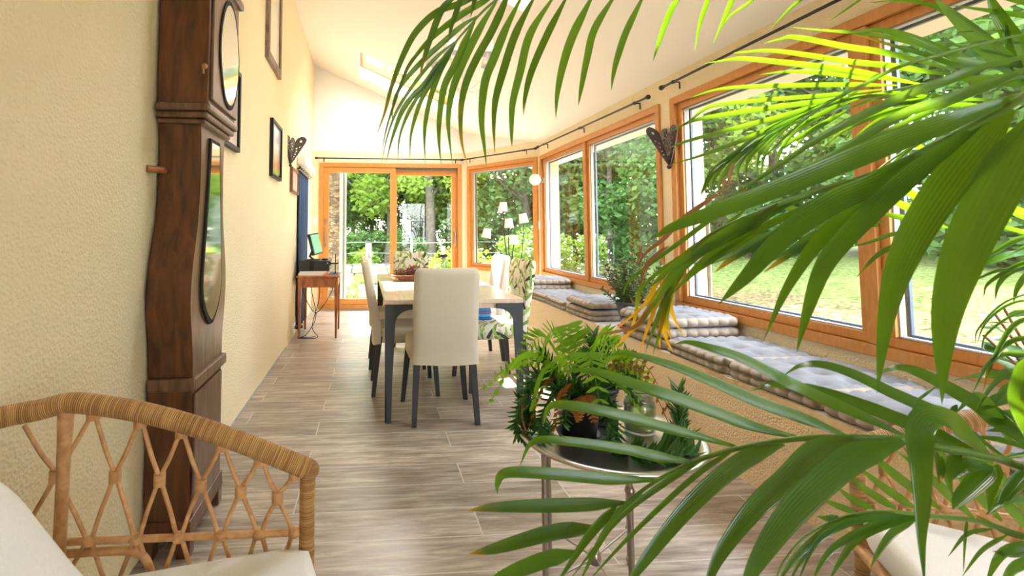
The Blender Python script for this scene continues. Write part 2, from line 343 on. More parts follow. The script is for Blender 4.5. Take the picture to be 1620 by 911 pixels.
def floorm():
    m, t, b = nm('wood_look_tiles'); tc = t.nodes.new('ShaderNodeTexCoord')
    mp0 = t.nodes.new('ShaderNodeMapping'); mp0.inputs['Rotation'].default_value = (0, 0, math.radians(1.0)); mp0.inputs['Location'].default_value = (.33, .045, 0)
    t.links.new(tc.outputs['Object'], mp0.inputs[0])
    br = t.nodes.new('ShaderNodeTexBrick'); br.offset = .37; br.offset_frequency = 2; br.squash = 1
    br.inputs['Scale'].default_value = 1; br.inputs['Brick Width'].default_value = 1.2; br.inputs['Row Height'].default_value = .2
    br.inputs['Mortar Size'].default_value = .0032; br.inputs['Mortar Smooth'].default_value = .1
    br.inputs['Color1'].default_value = (0, 0, 0, 1); br.inputs['Color2'].default_value = (1, 1, 1, 1); br.inputs['Bias'].default_value = 0
    t.links.new(mp0.outputs[0], br.inputs['Vector'])
    mp = t.nodes.new('ShaderNodeMapping'); mp.inputs['Scale'].default_value = (1.6, 13, 1)
    t.links.new(tc.outputs['Object'], mp.inputs[0])
    ad = t.nodes.new('ShaderNodeVectorMath'); ad.operation = 'MULTIPLY_ADD'; ad.inputs[1].default_value = (7, 3, 5)
    t.links.new(br.outputs['Color'], ad.inputs[0]); t.links.new(mp.outputs[0], ad.inputs[2])
    n = t.nodes.new('ShaderNodeTexNoise'); n.inputs['Scale'].default_value = 2.2; n.inputs['Detail'].default_value = 8; n.inputs['Roughness'].default_value = .68; n.inputs['Distortion'].default_value = .5
    t.links.new(ad.outputs[0], n.inputs['Vector'])
    r = t.nodes.new('ShaderNodeValToRGB')
    e = r.color_ramp.elements; e[0].position = .28; e[0].color = (.12, .085, .06, 1); e[1].position = .70; e[1].color = (.56, .49, .41, 1)
    k = r.color_ramp.elements.new(.5); k.color = (.33, .26, .20, 1)
    t.links.new(n.outputs[0], r.inputs[0])
    n2 = t.nodes.new('ShaderNodeTexNoise'); n2.inputs['Scale'].default_value = 1.6; n2.inputs['Detail'].default_value = 3; t.links.new(tc.outputs['Object'], n2.inputs['Vector'])
    hs = t.nodes.new('ShaderNodeMixRGB'); hs.blend_type = 'MULTIPLY'; hs.inputs[0].default_value = 1
    v2 = t.nodes.new('ShaderNodeMapRange'); v2.inputs[3].default_value = .8; v2.inputs[4].default_value = 1.2; t.links.new(br.outputs['Color'], v2.inputs[0])
    t.links.new(r.outputs[0], hs.inputs[1]); t.links.new(v2.outputs[0], hs.inputs[2])
    mx = t.nodes.new('ShaderNodeMixRGB'); mx.inputs[2].default_value = (.50, .46, .40, 1)
    t.links.new(br.outputs['Fac'], mx.inputs[0]); t.links.new(hs.outputs[0], mx.inputs[1]); t.links.new(mx.outputs[0], b.inputs['Base Color'])
    rr = t.nodes.new('ShaderNodeMapRange'); rr.inputs[3].default_value = .24; rr.inputs[4].default_value = .42
    t.links.new(n.outputs[0], rr.inputs[0]); t.links.new(rr.outputs[0], b.inputs['Roughness'])
    b.inputs['Specular IOR Level'].default_value = .55
    bp = t.nodes.new('ShaderNodeBump'); bp.inputs['Strength'].default_value = .25; bp.inputs['Distance'].default_value = .002
    su = t.nodes.new('ShaderNodeMath'); su.operation = 'SUBTRACT'; t.links.new(n.outputs[0], su.inputs[0]); t.links.new(br.outputs['Fac'], su.inputs[1])
    t.links.new(su.outputs[0], bp.inputs['Height']); t.links.new(bp.outputs[0], b.inputs['Normal'])
    return m
M['floor'] = floorm()

def leafprint():
    m, t, b = nm('leaf_print_fabric'); tc = t.nodes.new('ShaderNodeTexCoord'); col = None
    base = t.nodes.new('ShaderNodeRGB'); base.outputs[0].default_value = (.66, .60, .47, 1); col = base.outputs[0]
    for i, (sc, off, c, asp) in enumerate([(9, 0, (.45, .36, .2), 4.5), (10, 3.3, (.16, .26, .07), 4.5), (8, 7.7, (.05, .065, .045), 5), (11, 12.1, (.28, .42, .09), 4.2)]):
        mp = t.nodes.new('ShaderNodeMapping'); mp.inputs['Scale'].default_value = (sc, sc, sc); mp.inputs['Location'].default_value = (off, off*.7, off*1.3)
        t.links.new(tc.outputs['Object'], mp.inputs[0])
        vo = t.nodes.new('ShaderNodeTexVoronoi'); vo.inputs['Scale'].default_value = 1; t.links.new(mp.outputs[0], vo.inputs['Vector'])
        sb = t.nodes.new('ShaderNodeVectorMath'); sb.operation = 'SUBTRACT'; t.links.new(mp.outputs[0], sb.inputs[0]); t.links.new(vo.outputs['Position'], sb.inputs[1])
        sx = t.nodes.new('ShaderNodeSeparateXYZ'); t.links.new(vo.outputs['Color'], sx.inputs[0])
        an = t.nodes.new('ShaderNodeMath'); an.operation = 'MULTIPLY_ADD'; an.inputs[1].default_value = 2.4; an.inputs[2].default_value = -1.2; t.links.new(sx.outputs[0], an.inputs[0])
        sq = t.nodes.new('ShaderNodeVectorMath'); sq.operation = 'MULTIPLY'; sq.inputs[1].default_value = (1, 1, 1); t.links.new(sb.outputs[0], sq.inputs[0])
        # combine x,y into one surface direction, so the print reads on every face
        s2 = t.nodes.new('ShaderNodeSeparateXYZ'); t.links.new(sq.outputs[0], s2.inputs[0])
        h = t.nodes.new('ShaderNodeMath'); h.operation = 'ADD'; t.links.new(s2.outputs[0], h.inputs[0]); t.links.new(s2.outputs[1], h.inputs[1])
        cb = t.nodes.new('ShaderNodeCombineXYZ'); t.links.new(h.outputs[0], cb.inputs[0]); t.links.new(s2.outputs[2], cb.inputs[1])
        ro = t.nodes.new('ShaderNodeVectorRotate'); ro.rotation_type = 'Z_AXIS'; t.links.new(cb.outputs[0], ro.inputs['Vector']); t.links.new(an.outputs[0], ro.inputs['Angle'])
        st = t.nodes.new('ShaderNodeVectorMath'); st.operation = 'MULTIPLY'; st.inputs[1].default_value = (asp, 1, 1); t.links.new(ro.outputs[0], st.inputs[0])
        ln = t.nodes.new('ShaderNodeVectorMath'); ln.operation = 'LENGTH'; t.links.new(st.outputs[0], ln.inputs[0])
        lt = t.nodes.new('ShaderNodeMath'); lt.operation = 'LESS_THAN'; lt.inputs[1].default_value = .52; t.links.new(ln.outputs['Value'], lt.inputs[0])
        mx = t.nodes.new('ShaderNodeMixRGB'); t.links.new(lt.outputs[0], mx.inputs[0]); t.links.new(col, mx.inputs[1]); mx.inputs[2].default_value = (*c, 1); col = mx.outputs[0]
    t.links.new(col, b.inputs['Base Color']); b.inputs['Roughness'].default_value = .95; b.inputs['Specular IOR Level'].default_value = .2
    return m
M['print'] = leafprint()

def stonewallm():
    m, t, b = nm('rubble_stone'); tc = t.nodes.new('ShaderNodeTexCoord')
    mp = t.nodes.new('ShaderNodeMapping'); mp.inputs['Scale'].default_value = (1, 1, 1.9); t.links.new(tc.outputs['Object'], mp.inputs[0])
    vo = t.nodes.new('ShaderNodeTexVoronoi'); vo.feature = 'F1'; vo.inputs['Scale'].default_value = 13; t.links.new(mp.outputs[0], vo.inputs['Vector'])
    vd = t.nodes.new('ShaderNodeTexVoronoi'); vd.feature = 'DISTANCE_TO_EDGE'; vd.inputs['Scale'].default_value = 13; t.links.new(mp.outputs[0], vd.inputs['Vector'])
    r = t.nodes.new('ShaderNodeValToRGB'); r.color_ramp.elements[0].color = (.16, .14, .09, 1); r.color_ramp.elements[1].color = (.48, .42, .30, 1)
    sx = t.nodes.new('ShaderNodeSeparateXYZ'); t.links.new(vo.outputs['Color'], sx.inputs[0]); t.links.new(sx.outputs[0], r.inputs[0])
    mr = t.nodes.new('ShaderNodeMapRange'); mr.inputs[2].default_value = .07; t.links.new(vd.outputs[0], mr.inputs[0])
    mx = t.nodes.new('ShaderNodeMixRGB'); mx.inputs[1].default_value = (.40, .36, .27, 1); t.links.new(mr.outputs[0], mx.inputs[0]); t.links.new(r.outputs[0], mx.inputs[2])
    t.links.new(mx.outputs[0], b.inputs['Base Color']); b.inputs['Roughness'].default_value = .95
    bp = t.nodes.new('ShaderNodeBump'); bp.inputs['Strength'].default_value = 1; bp.inputs['Distance'].default_value = .03
    t.links.new(mr.outputs[0], bp.inputs['Height']); t.links.new(bp.outputs[0], b.inputs['Normal'])
    return m
M['stone'] = stonewallm()
def lawnm():
    m, t, b = nm('lawn_grass'); tc = t.nodes.new('ShaderNodeTexCoord')
    n = t.nodes.new('ShaderNodeTexNoise'); n.inputs['Scale'].default_value = 1.2; n.inputs['Detail'].default_value = 6; t.links.new(tc.outputs['Object'], n.inputs['Vector'])
    n2 = t.nodes.new('ShaderNodeTexNoise'); n2.inputs['Scale'].default_value = 13; n2.inputs['Detail'].default_value = 6; n2.inputs['Roughness'].default_value = .8; t.links.new(tc.outputs['Object'], n2.inputs['Vector'])
    r = t.nodes.new('ShaderNodeValToRGB'); e = r.color_ramp.elements; e[0].position = .40; e[0].color = (.04, .075, .012, 1); e[1].position = .60; e[1].color = (.21, .25, .08, 1)
    t.links.new(n2.outputs[0], r.inputs[0])
    # worn, dry ground close to the house
    sx = t.nodes.new('ShaderNodeSeparateXYZ'); t.links.new(tc.outputs['Object'], sx.inputs[0])
    ad = t.nodes.new('ShaderNodeMath'); ad.operation = 'MULTIPLY_ADD'; ad.inputs[1].default_value = 3.2; t.links.new(n.outputs[0], ad.inputs[0]); t.links.new(sx.outputs[0], ad.inputs[2])
    mr = t.nodes.new('ShaderNodeMapRange'); mr.inputs[1].default_value = 8.0; mr.inputs[2].default_value = 8.8; mr.inputs[3].default_value = .8; mr.inputs[4].default_value = 0; t.links.new(ad.outputs[0], mr.inputs[0])
    r2 = t.nodes.new('ShaderNodeValToRGB'); e = r2.color_ramp.elements; e[0].position = .40; e[0].color = (.02, .016, .008, 1); e[1].position = .56; e[1].color = (.20, .13, .075, 1)
    t.links.new(n2.outputs[0], r2.inputs[0])
    mx = t.nodes.new('ShaderNodeMixRGB'); t.links.new(mr.outputs[0], mx.inputs[0]); t.links.new(r.outputs[0], mx.inputs[1]); t.links.new(r2.outputs[0], mx.inputs[2])
    t.links.new(mx.outputs[0], b.inputs['Base Color']); b.inputs['Roughness'].default_value = .95; b.inputs['Specular IOR Level'].default_value = .1
    bp = t.nodes.new('ShaderNodeBump'); bp.inputs['Strength'].default_value = 1; bp.inputs['Distance'].default_value = .05
    t.links.new(n2.outputs[0], bp.inputs['Height']); t.links.new(bp.outputs[0], b.inputs['Normal'])
    return m
M['lawn'] = lawnm()

# ------------------------------------------------------------------ room shell
XL, XR, XO, YF, YB = -.80, 2.35, 2.60, 7.6, -2.2
DA, DB = V(1.56, 7.6, 0), V(2.35, 6.45, 0)      # the oblique corner wall
def cz(x): return 3.75-.432*(x+.8)
b = MB(); b.add([(XL-.3, YB-.3, 0), (XR, YB-.3, 0), (XR, 6.6, 0), (1.6, 7.75, 0), (XL-.3, 7.75, 0)], [(0, 1, 2, 3, 4)])
b.add([(XL-.3, YB-.3, -.12), (XR, YB-.3, -.12), (XR, 6.6, -.12), (1.6, 7.75, -.12), (XL-.3, 7.75, -.12)], [(4, 3, 2, 1, 0)])
struct('floor', b, M['floor'])
b = MB(); b.box((XL-.3, YB-.3, 0), (XL, YF+.25, 3.95)); struct('wall_left', b, M['cream'])
b = MB(); b.box((XL-.02, 2.6, 0), (XL+.004, 5.2, .012)); struct('baseboard_left', b, M['concrete'])
# far wall: cream up to 2.42, white gable above
dx0, dx1, dz1 = -.70, 1.50, 2.235
b = MB()
b.box((XL, YF, 0), (dx0, YF+.25, 2.42)); b.box((dx0, YF, dz1), (dx1, YF+.25, 2.42)); b.box((dx1, YF, 0), (1.60, YF+.25, 2.42))
b.box((dx0, YF, -.05), (dx1, YF+.25, .02))
struct('wall_far', b, M['cream'])
b = MB()
b.prism([(XL, YF, 2.42), (1.62, YF, 2.42), (1.62, YF, cz(1.62)+.1), (XL, YF, cz(XL)+.1)], (0, .25, 0))
struct('wall_far_gable', b, M['white_pl'])
# oblique wall
U = (DB-DA).normalized(); L = (DB-DA).length; N = V(-U.y, U.x, 0); N = -N if N.y < 0 else N   # N points outwards
def dp(u, z, n=0): p = DA+U*u+N*n; return V(p.x, p.y, z)
def dbox(b, u0, u1, z0, z1, n0=0, n1=.22, m=0):
    b.hexa([dp(u0, z0, n0), dp(u1, z0, n0), dp(u1, z0, n1), dp(u0, z0, n1)], [dp(u0, z1, n0), dp(u1, z1, n0), dp(u1, z1, n1), dp(u0, z1, n1)], m)
du0, du1, wz0, wz1 = .045, L-.035, .60, 2.20
b = MB(); dbox(b, -.02, L+.02, 0, wz0); dbox(b, -.02, L+.02, wz1, 2.42); dbox(b, -.02, du0, wz0, wz1); dbox(b, du1, L+.02, wz0, wz1)
struct('wall_corner', b, M['cream'])
b = MB(); dbox(b, -.03, L+.02, 2.42, 2.95); struct('wall_corner_upper', b, M['white_pl'])
# right wall
w1a, w1b, w2a, w2b = 3.70, 6.42, .62, 3.56
b = MB()
b.box((XR, YB-.3, 0), (XO, 6.5, wz0)); b.box((XR, YB-.3, wz1), (XO, 6.5, 2.46))
b.box((XR, w1b, wz0), (XO, 6.5, wz1)); b.box((XR, w2b, wz0), (XO, w1a, wz1)); b.box((XR, YB-.3, wz0), (XO, w2a, wz1))
struct('wall_right', b, M['cream'])
b = MB(); b.box((XR+.255, w2b-.03, 0), (XO+.012, w1a-.06, 1.33)); struct('trim_1', b, M['concrete'])
# back wall behind the camera, its glazed opening added to let in daylight
b = MB(); b.box((XL, YB-.25, 0), (1.2, YB, 2.4)); b.box((2.25, YB-.25, 0), (XO, YB, 2.4)); b.box((XL, YB-.25, 2.32), (XO, YB, 2.45)); b.box((1.2, YB-.25, 0), (2.25, YB, .02)); b.prism([(XL, YB, 2.4), (XO, YB, 2.4), (XO, YB, cz(XO)+.1), (XL, YB, cz(XL)+.1)], (0, -.25, 0))
struct('wall_back', b, M['cream'])
# sloping ceiling with skylight shafts
sky1 = (-.10, 1.22, 6.12, 7.16); sky2 = (-.10, 1.22, 3.34, 3.64); sky_added = (.6, 1.6, 2.30, 3.02)  # third skylight is out of view, added to bring sun onto the palm
xs = [XL-.3, -.10, .6, 1.22, 1.6, 2.85]; ys = [YB-.3, 2.30, 3.02, 3.34, 3.64, 6.12, 7.16, YF+.3]
b = MB()
for i in range(5):
    for j in range(7):
        x0, x1, y0, y1 = xs[i], xs[i+1], ys[j], ys[j+1]
        if any(a < (x0+x1)/2 < c_ and e_ < (y0+y1)/2 < f_ for a, c_, e_, f_ in (sky1, sky2, sky_added)): continue
        bot = [V(x0, y0, cz(x0)), V(x1, y0, cz(x1)), V(x1, y1, cz(x1)), V(x0, y1, cz(x0))]
        b.hexa(bot, [p+V(0, 0, .26) for p in bot])
struct('ceiling', b, M['ceil'])
for k, (x0, x1, y0, y1) in enumerate((sky1, sky2, sky_added)):
    def sp(x, y, h): return V(x, y, cz(x)+h)
    b = MB(); g = MB(); lin = MB()
    fw = .05
    def ring(b, xa, xb, ya, yb, h0, h1, fw, m=0):
        for (a0, a1, c0, c1) in ((xa, xb, ya, ya+fw), (xa, xb, yb-fw, yb), (xa, xa+fw, ya+fw, yb-fw), (xb-fw, xb, ya+fw, yb-fw)):
            b.hexa([sp(a0, c0, h0), sp(a1, c0, h0), sp(a1, c1, h0), sp(a0, c1, h0)], [sp(a0, c0, h1), sp(a1, c0, h1), sp(a1, c1, h1), sp(a0, c1, h1)], m)
    ring(b, x0, x1, y0, y1, .17, .27, .055)
    ring(lin, x0, x1, y0, y1, -.002, .17, .012)
    g.add([sp(x0, y0, .24), sp(x1, y0, .24), sp(x1, y1, .24), sp(x0, y1, .24)], [(0, 1, 2, 3)])
    o = struct('window_%d' % (5+k), lin, M['white_pl']); struct('window_frame', b, M['orange'], o); struct('window_glass', g, M['glass'], o)  # the last of these is the added, unseen skylight
# bench along the windows
b = MB(); b.prism([(1.79, YB, 0), (XR, YB, 0), (XR, 6.45, 0), (1.79, 7.25, 0)], (0, 0, .455)); bench = struct('trim_2', b, M['cream_warm'])
b = MB(); b.prism([(1.797, YB, .455), (XR, YB, .455), (XR, 6.45, .455), (1.797, 7.24, .455)], (0, 0, .004)); struct('bench_slab', b, M['slab'], bench)

# ------------------------------------------------------------------ windows and the sliding door
def window(name, P, u0, u1, z0, z1, mull=(), dark_edge=True, handle=None):
    """P(u, z, n): point on wall plane, n grows outwards"""
    def bx(b, a0, a1, c0, c1, n0, n1, m=0):
        b.hexa([P(a0, c0, n0), P(a1, c0, n0), P(a1, c0, n1), P(a0, c0, n1)], [P(a0, c1, n0), P(a1, c1, n0), P(a1, c1, n1), P(a0, c1, n1)], m)
    def rg(b, a0, a1, c0, c1, w_, n0, n1, m=0):
        bx(b, a0, a1, c0, c0+w_, n0, n1, m); bx(b, a0, a1, c1-w_, c1, n0, n1, m)
        bx(b, a0, a0+w_, c0+w_, c1-w_, n0, n1, m); bx(b, a1-w_, a1, c0+w_, c1-w_, n0, n1, m)
    b = MB(); rg(b, u0, u1, z0, z1, .055, -.018, .07)
    cuts = [u0+.055]+[m for m in mull for _ in (0, 1)]+[u1-.055]
    for m in mull: bx(b, m-.03, m+.03, z0+.055, z1-.055, -.012, .07)
    o = struct(name, b, M['orange'], bevel=.004)
    lims = [u0+.055]+sum([[m-.03, m+.03] for m in mull], [])+[u1-.055]
    for i in range(0, len(lims), 2):
        a0, a1 = lims[i], lims[i+1]
        s = MB(); rg(s, a0, a1, z0+.055, z1-.055, .045, .012, .06)
        struct('window_sash', s, M['orange'], o, bevel=.003)
        e = MB(); rg(e, a0+.045, a1-.045, z0+.10, z1-.10, .007, .03, .058, 0); rg(e, a0+.04, a1-.04, z0+.095, z1-.095, .02, .075, .09, 1)
        struct('glazing_trim', e, [M['lightalu'], M['alu']], o)
        g = MB(); g.add([P(a0+.045, z0+.1, .045), P(a1-.045, z0+.1, .045), P(a1-.045, z1-.1, .045), P(a0+.045, z1-.1, .045)], [(0, 1, 2, 3)])
        struct('window_glass', g, M['glass'], o)
    # outer sill
    b = MB(); bx(b, u0, u1, z0, z0+.02, .09, .27); struct('window_sill', b, M['concrete'], o)
    return o
window('window_1', lambda u, z, n: V(XR+n, u, z), w2a, w2b, wz0, wz1, (2.10,))
window('window_2', lambda u, z, n: V(XR+n, u, z), w1a, w1b, wz0, wz1, (5.08,))
window('window_3', lambda u, z, n: dp(u, z, n), du0, du1, wz0, wz1)
# unseen glazing behind the camera, added to brighten the room
window('window_4', lambda u, z, n: V(u, YB-n, z), 1.2, 2.25, .02, 2.32, ())
# sliding door
b = MB()
def bxd(b, x0, x1, z0, z1, n0, n1, m=0): b.box((x0, YF+n0, z0), (x1, YF+n1, z1), m)
def rgd(b, x0, x1, z0, z1, w_, n0, n1, m=0):
    bxd(b, x0, x1, z0, z0+w_, n0, n1, m); bxd(b, x0, x1, z1-w_, z1, n0, n1, m); bxd(b, x0, x0+w_, z0+w_, z1-w_, n0, n1, m); bxd(b, x1-w_, x1, z0+w_, z1-w_, n0, n1, m)
rgd(b, dx0, dx1, .02, dz1, .06, -.02, .14)
door = struct('door_1', b, M['orange'], bevel=.004)
mid = .435
s = MB(); rgd(s, dx0+.06, mid+.03, .08, dz1-.06, .085, -.005, .05); struct('sliding_leaf', s, M['orange'], door, bevel=.004)
s = MB(); rgd(s, mid-.03, dx1-.06, .08, dz1-.085, .085, .065, .12); struct('fixed_leaf', s, M['orange'], door, bevel=.004)
s = MB(); bxd(s, mid+.03, dx1-.06, dz1-.085, dz1-.06, .02, .06); struct('door_track', s, M['alu'], door)
s = MB(); s.add([V(dx0+.145, YF+.022, .165), V(mid-.055, YF+.022, .165), V(mid-.055, YF+.022, dz1-.145), V(dx0+.145, YF+.022, dz1-.145)], [(0, 1, 2, 3)]); struct('door_glass', s, M['glass'], door)
s = MB(); s.add([V(mid+.055, YF+.092, .165), V(dx1-.145, YF+.092, .165), V(dx1-.145, YF+.092, dz1-.17), V(mid+.055, YF+.092, dz1-.17)], [(0, 1, 2, 3)]); struct('door_glass', s, M['glass'], door)
for hx in (dx0+.10, dx1-.10):
    s = MB(); n0 = -.005 if hx < 0 else .065
    s.box((hx-.012, YF+n0-.008, .95), (hx+.012, YF+n0, 1.22)); s.tube([V(hx, YF+n0-.045, 1.00), V(hx, YF+n0-.045, 1.18)], .009); s.tube([V(hx, YF+n0, 1.01), V(hx, YF+n0-.045, 1.01)], .007); s.tube([V(hx, YF+n0, 1.17), V(hx, YF+n0-.045, 1.17)], .007)
    struct('door_handle', s, M['nickel'], door)
s = MB(); s.box((dx0+.09, YF-.015, 1.29), (dx0+.115, YF-.005, 1.37)); struct('door_latch', s, M['nickel'], door)

# ------------------------------------------------------------------ curtain rods
def rod(a, c, brk, label, n):
    a, c = V(*a), V(*c); t = thing('curtain_rod', label, 'curtain rod', (a+c)/2)
    s = MB(); s.tube([a, c], .0095, 8); part('rod', s, M['rod'], t)
    d = (c-a).normalized()
    for e, q in ((a, -1), (c, 1)):
        s = MB(); s.ball(e+d*q*.03, .02, 12); s.tube([e, e+d*q*.015], .014); part('finial', s, M['rod'], t)
    for k in brk:
        p = a.lerp(c, k); s = MB(); s.tube([p, p+n*.05, p+n*.05+V(0, 0, -.05)], .006); s.tube([p+d*-.008, p+d*.008], .014, 10)
        part('bracket', s, M['rod'], t)
rod(aX(1050, 137, 2.29), (2.29, .2, 2.31), (.035, .96), 'long black iron curtain rod above the big right window', V(1, 0, 0))
rod(aX(852, 232, 2.29), aX(1022, 155, 2.29), (.08, .5, .93), 'black iron curtain rod above the two-pane middle window', V(1, 0, 0))
rod(dp(.02, 2.305, -.06), dp(L-.05, 2.305, -.06), (.07, .88), 'short black curtain rod above the oblique corner window', N)
rod((-.72, YF-.06, 2.30), (1.47, YF-.06, 2.30), (.04, .97), 'black iron curtain rod above the sliding glass door', V(0, 1, 0))

# ------------------------------------------------------------------ outside
def gz(x, y):
    z = -.12
    if x > 3: z += .075*(x-3)
    if y > 8 and x < 6: z += 0
    return z + .05*noise.noise(V(x*.35, y*.35, 0))*(1 if x > 3.5 else 0)
b = MB(); xs_ = [2.55+.5*i for i in range(60)]; ys_ = [-8+.6*i for i in range(90)]
b.v = [V(x, y, gz(x, y)) for x in xs_ for y in ys_]
for i in range(59):
    for j in range(89):
        a = i*90+j; b.f.append((a, a+90, a+91, a+1)); b.m.append(0); b.sm.append(True)
struct('lawn', b, M['lawn'])
b = MB(); b.box((-14, 11, -.3), (2.6, 60, -.15)); b.box((-14, -8, -.3), (XL-.3, 11, -.15)); struct('ground', b, M['lawn'])
b = MB(); b.box((-3, YF+.25, -.2), (3.2, 9.2, -.05)); struct('terrace', b, M['terrace'])
# exterior stone wall to the left of the door
b = MB(); b.box((-1.9, 8.1, -.15), (-.42, 9.3, 4.2)); struct('wall_stone', b, M['stone'])
s = MB(); s.tube([V(-.345, 8.35, -.05), V(-.345, 8.35, 4.0)], .03, 12); solo('downpipe', s, M['steelpipe'], 'grey zinc rainwater pipe beside the stone wall outside the door', 'pipe')
# low dry stone wall
rw = MB(); random.seed(3)
x = -.5
for row in range(4):
    x = -.6
    while x < 3.0:
        wd = random.uniform(.22, .42); hh = .15; z0 = -.1+row*.145
        if row == 3 and random.random() < .3: x += wd; continue
        rot = Matrix.Rotation(random.uniform(-.08, .08), 3, 'Y')
        rw.box((x+.01, 10.3+random.uniform(-.04, .04), z0), (x+wd-.01, 10.7, z0+hh-.01), 0, rot); x += wd
o = solo('dry_stone_wall', rw, M['stoneblk'], 'low mossy dry stone wall across the garden beyond the door', 'wall', bevel=.03)
for i, (x0, x1, y0, z0, z1) in enumerate(((-.12, .42, 9.5, -.05, .17), (-.02, .44, 9.62, .17, .38), (.45, .75, 9.55, -.05, .2))):
    s = MB(); s.box((x0, y0, z0), (x1, y0+.3, z1))
    solo('stone_block', s, M['stoneblk'], ('wide rough stone block on the ground outside the door', 'rough stone block stacked on the wide one outside the door', 'small rough stone block right of the stacked blocks')[i], 'stone', bevel=.025)
def leafcloud(n, blobs, size, seed, squash=1.0):
    r = random.Random(seed); b = MB()
    for _ in range(n):
        c, rad = blobs[r.randrange(len(blobs))]
        d = V(r.gauss(0, 1), r.gauss(0, 1), r.gauss(0, 1)).normalized()*rad*(r.random()**.4)
        p = V(*c)+V(d.x, d.y, d.z*squash)
        a = V(r.gauss(0, 1), r.gauss(0, 1), r.gauss(0, .6)).normalized(); q = a.cross(V(r.gauss(0, 1), r.gauss(0, 1), r.gauss(0, 1))).normalized()
        s_ = size*r.uniform(.6, 1.3)
        b.add([p-a*s_*.5, p-q*s_*.28, p+a*s_*.5, p+q*s_*.28], [(0, 1, 2, 3)])
    return b
def crown(r, n, rx, z0, z1, br=.9):
    return [((r.uniform(-rx, rx), r.uniform(-rx, rx), r.uniform(z0, z1)), r.uniform(.5, 1.)*br) for _ in range(n)]
tree_protos = []
for k in range(4):
    r = random.Random(50+k)
    if k == 0: bl = crown(r, 30, 2.0, 1.9, 7.2); mt = 'leafy'; nleaf = 17000; sz = .18
    elif k == 1: bl = crown(r, 40, 2.2, .5, 7.4, 1.1); mt = 'leafy_dk'; nleaf = 26000; sz = .2
    elif k == 2: bl = crown(r, 14, 1.4, 1.6, 4.6, .7); mt = 'leafy'; nleaf = 4200; sz = .13
    else: bl = [((0, 0, 1.2+i*.55), 1.3-.11*i) for i in range(11)]; mt = 'leafy_dk'; nleaf = 6000; sz = .15
    tr = MB(); top = 5.5
    tr.tube(crom([V(0, 0, -.3), V(.08, .02, 1.5), V(-.06, .05, 3), V(.1, 0, top)], 5), [.17*(1-.75*i/15) for i in range(16)], 8)
    for _ in range(7 if k != 3 else 0):
        z = r.uniform(1.6, 4.2); a = r.uniform(0, 6.28); rr_ = r.uniform(1., 1.9)
        tr.tube(crom([V(0, 0, z), V(math.cos(a)*rr_*.5, math.sin(a)*rr_*.5, z+.5), V(math.cos(a)*rr_, math.sin(a)*rr_, z+1.3)], 4), [.06-.0055*i for i in range(9)], 6)
    tree_protos.append((mesh('trunk', tr, M['bark']), mesh('crown', leafcloud(nleaf, bl, sz, 80+k), M[mt]), k))
tl = {0: 'tall open-crowned light green tree', 1: 'dense dark green tree full to the ground', 2: 'slender young tree with loose foliage', 3: 'narrow conical dark conifer'}
def tree(k, x, y, s, where, rot=0, z=None, grp=None):
    tm, cm, _ = tree_protos[k]
    t = thing('garden_tree', tl[k]+' '+where, 'tree', (x, y, gz(x, y) if z is None else z), grp)
    t.scale = (s, s, s); t.rotation_euler.z = rot
    for nme, me in (('trunk', tm), ('crown', cm)):
        o = bpy.data.objects.new(nme, me); COL.objects.link(o); o.parent = t
TR = [(0, .9, 19, 1.25, 'beyond the middle of the sliding door'), (2, 2.2, 16.5, 1.25, 'nearest behind the right door pane'),
      (1, -3.6, 22, 1.0, 'far left beyond the stone wall'), (3, -.6, 26, .9, 'against the pale sky in the left door pane'),
      (0, 3.8, 20, 1.25, 'between the door and the corner window'), (1, 5.6, 17, 1.15, 'filling the corner window'),
      (1, 8.4, 19, 1.2, 'at the left end of the middle window'), (0, 2.6, 24, 1.3, 'farthest behind the right door pane'),
      (1, .3, 23, .55, 'low between the two far trunks'), (1, -1.6, 20, .5, 'low beyond the fence at left'), (1, 2.0, 21, .5, 'low behind the right door pane'), (2, 3.2, 18, 1.1, 'behind the right edge of the door'), (1, 3.9, 23, .7, 'low behind the door frame'), (0, -2.2, 24, 1.0, 'above the fence at left'),
      (1, 10.6, 16.5, 1.2, 'behind the middle window, left pane'), (0, 12.2, 13.6, 1.1, 'behind the middle window, right pane'),
      (1, 13.3, 11.0, 1.15, 'at the left end of the hedge line'), (1, 14.2, 8.6, 1.2, 'second in the hedge line'), (0, 14.9, 6.2, 1.2, 'light crowned in the hedge line'), (1, 17.5, 7.4, 1.3, 'behind the light hedge tree'), (1, 17.8, 10.0, 1.3, 'behind the start of the hedge'), (1, 18.4, 2.2, 1.4, 'tallest behind the mullion'), (1, 18.4, -1.0, 1.4, 'tallest at far right'), (1, -6.6, 19, 1.1, 'left beyond the stone wall, nearer'), (1, -9.5, 22, 1.2, 'farthest left beyond the stone wall'), (1, -5.2, 25.5, 1.2, 'behind the left stone wall, farthest back'), (1, 7.7, 15.0, .95, 'nearest behind the middle window'), (1, 9.6, 21, 1.3, 'far behind the middle window'),
      (1, 15.2, 3.6, 1.2, 'behind the big window mullion'), (1, 15.4, 1.0, 1.2, 'toward the right in the hedge line'), (0, 15.6, -1.6, 1.25, 'at the right end of the hedge')]
for i, (k, x, y, s, wh) in enumerate(TR): tree(k, x, y, s, wh, rot=i*1.3)
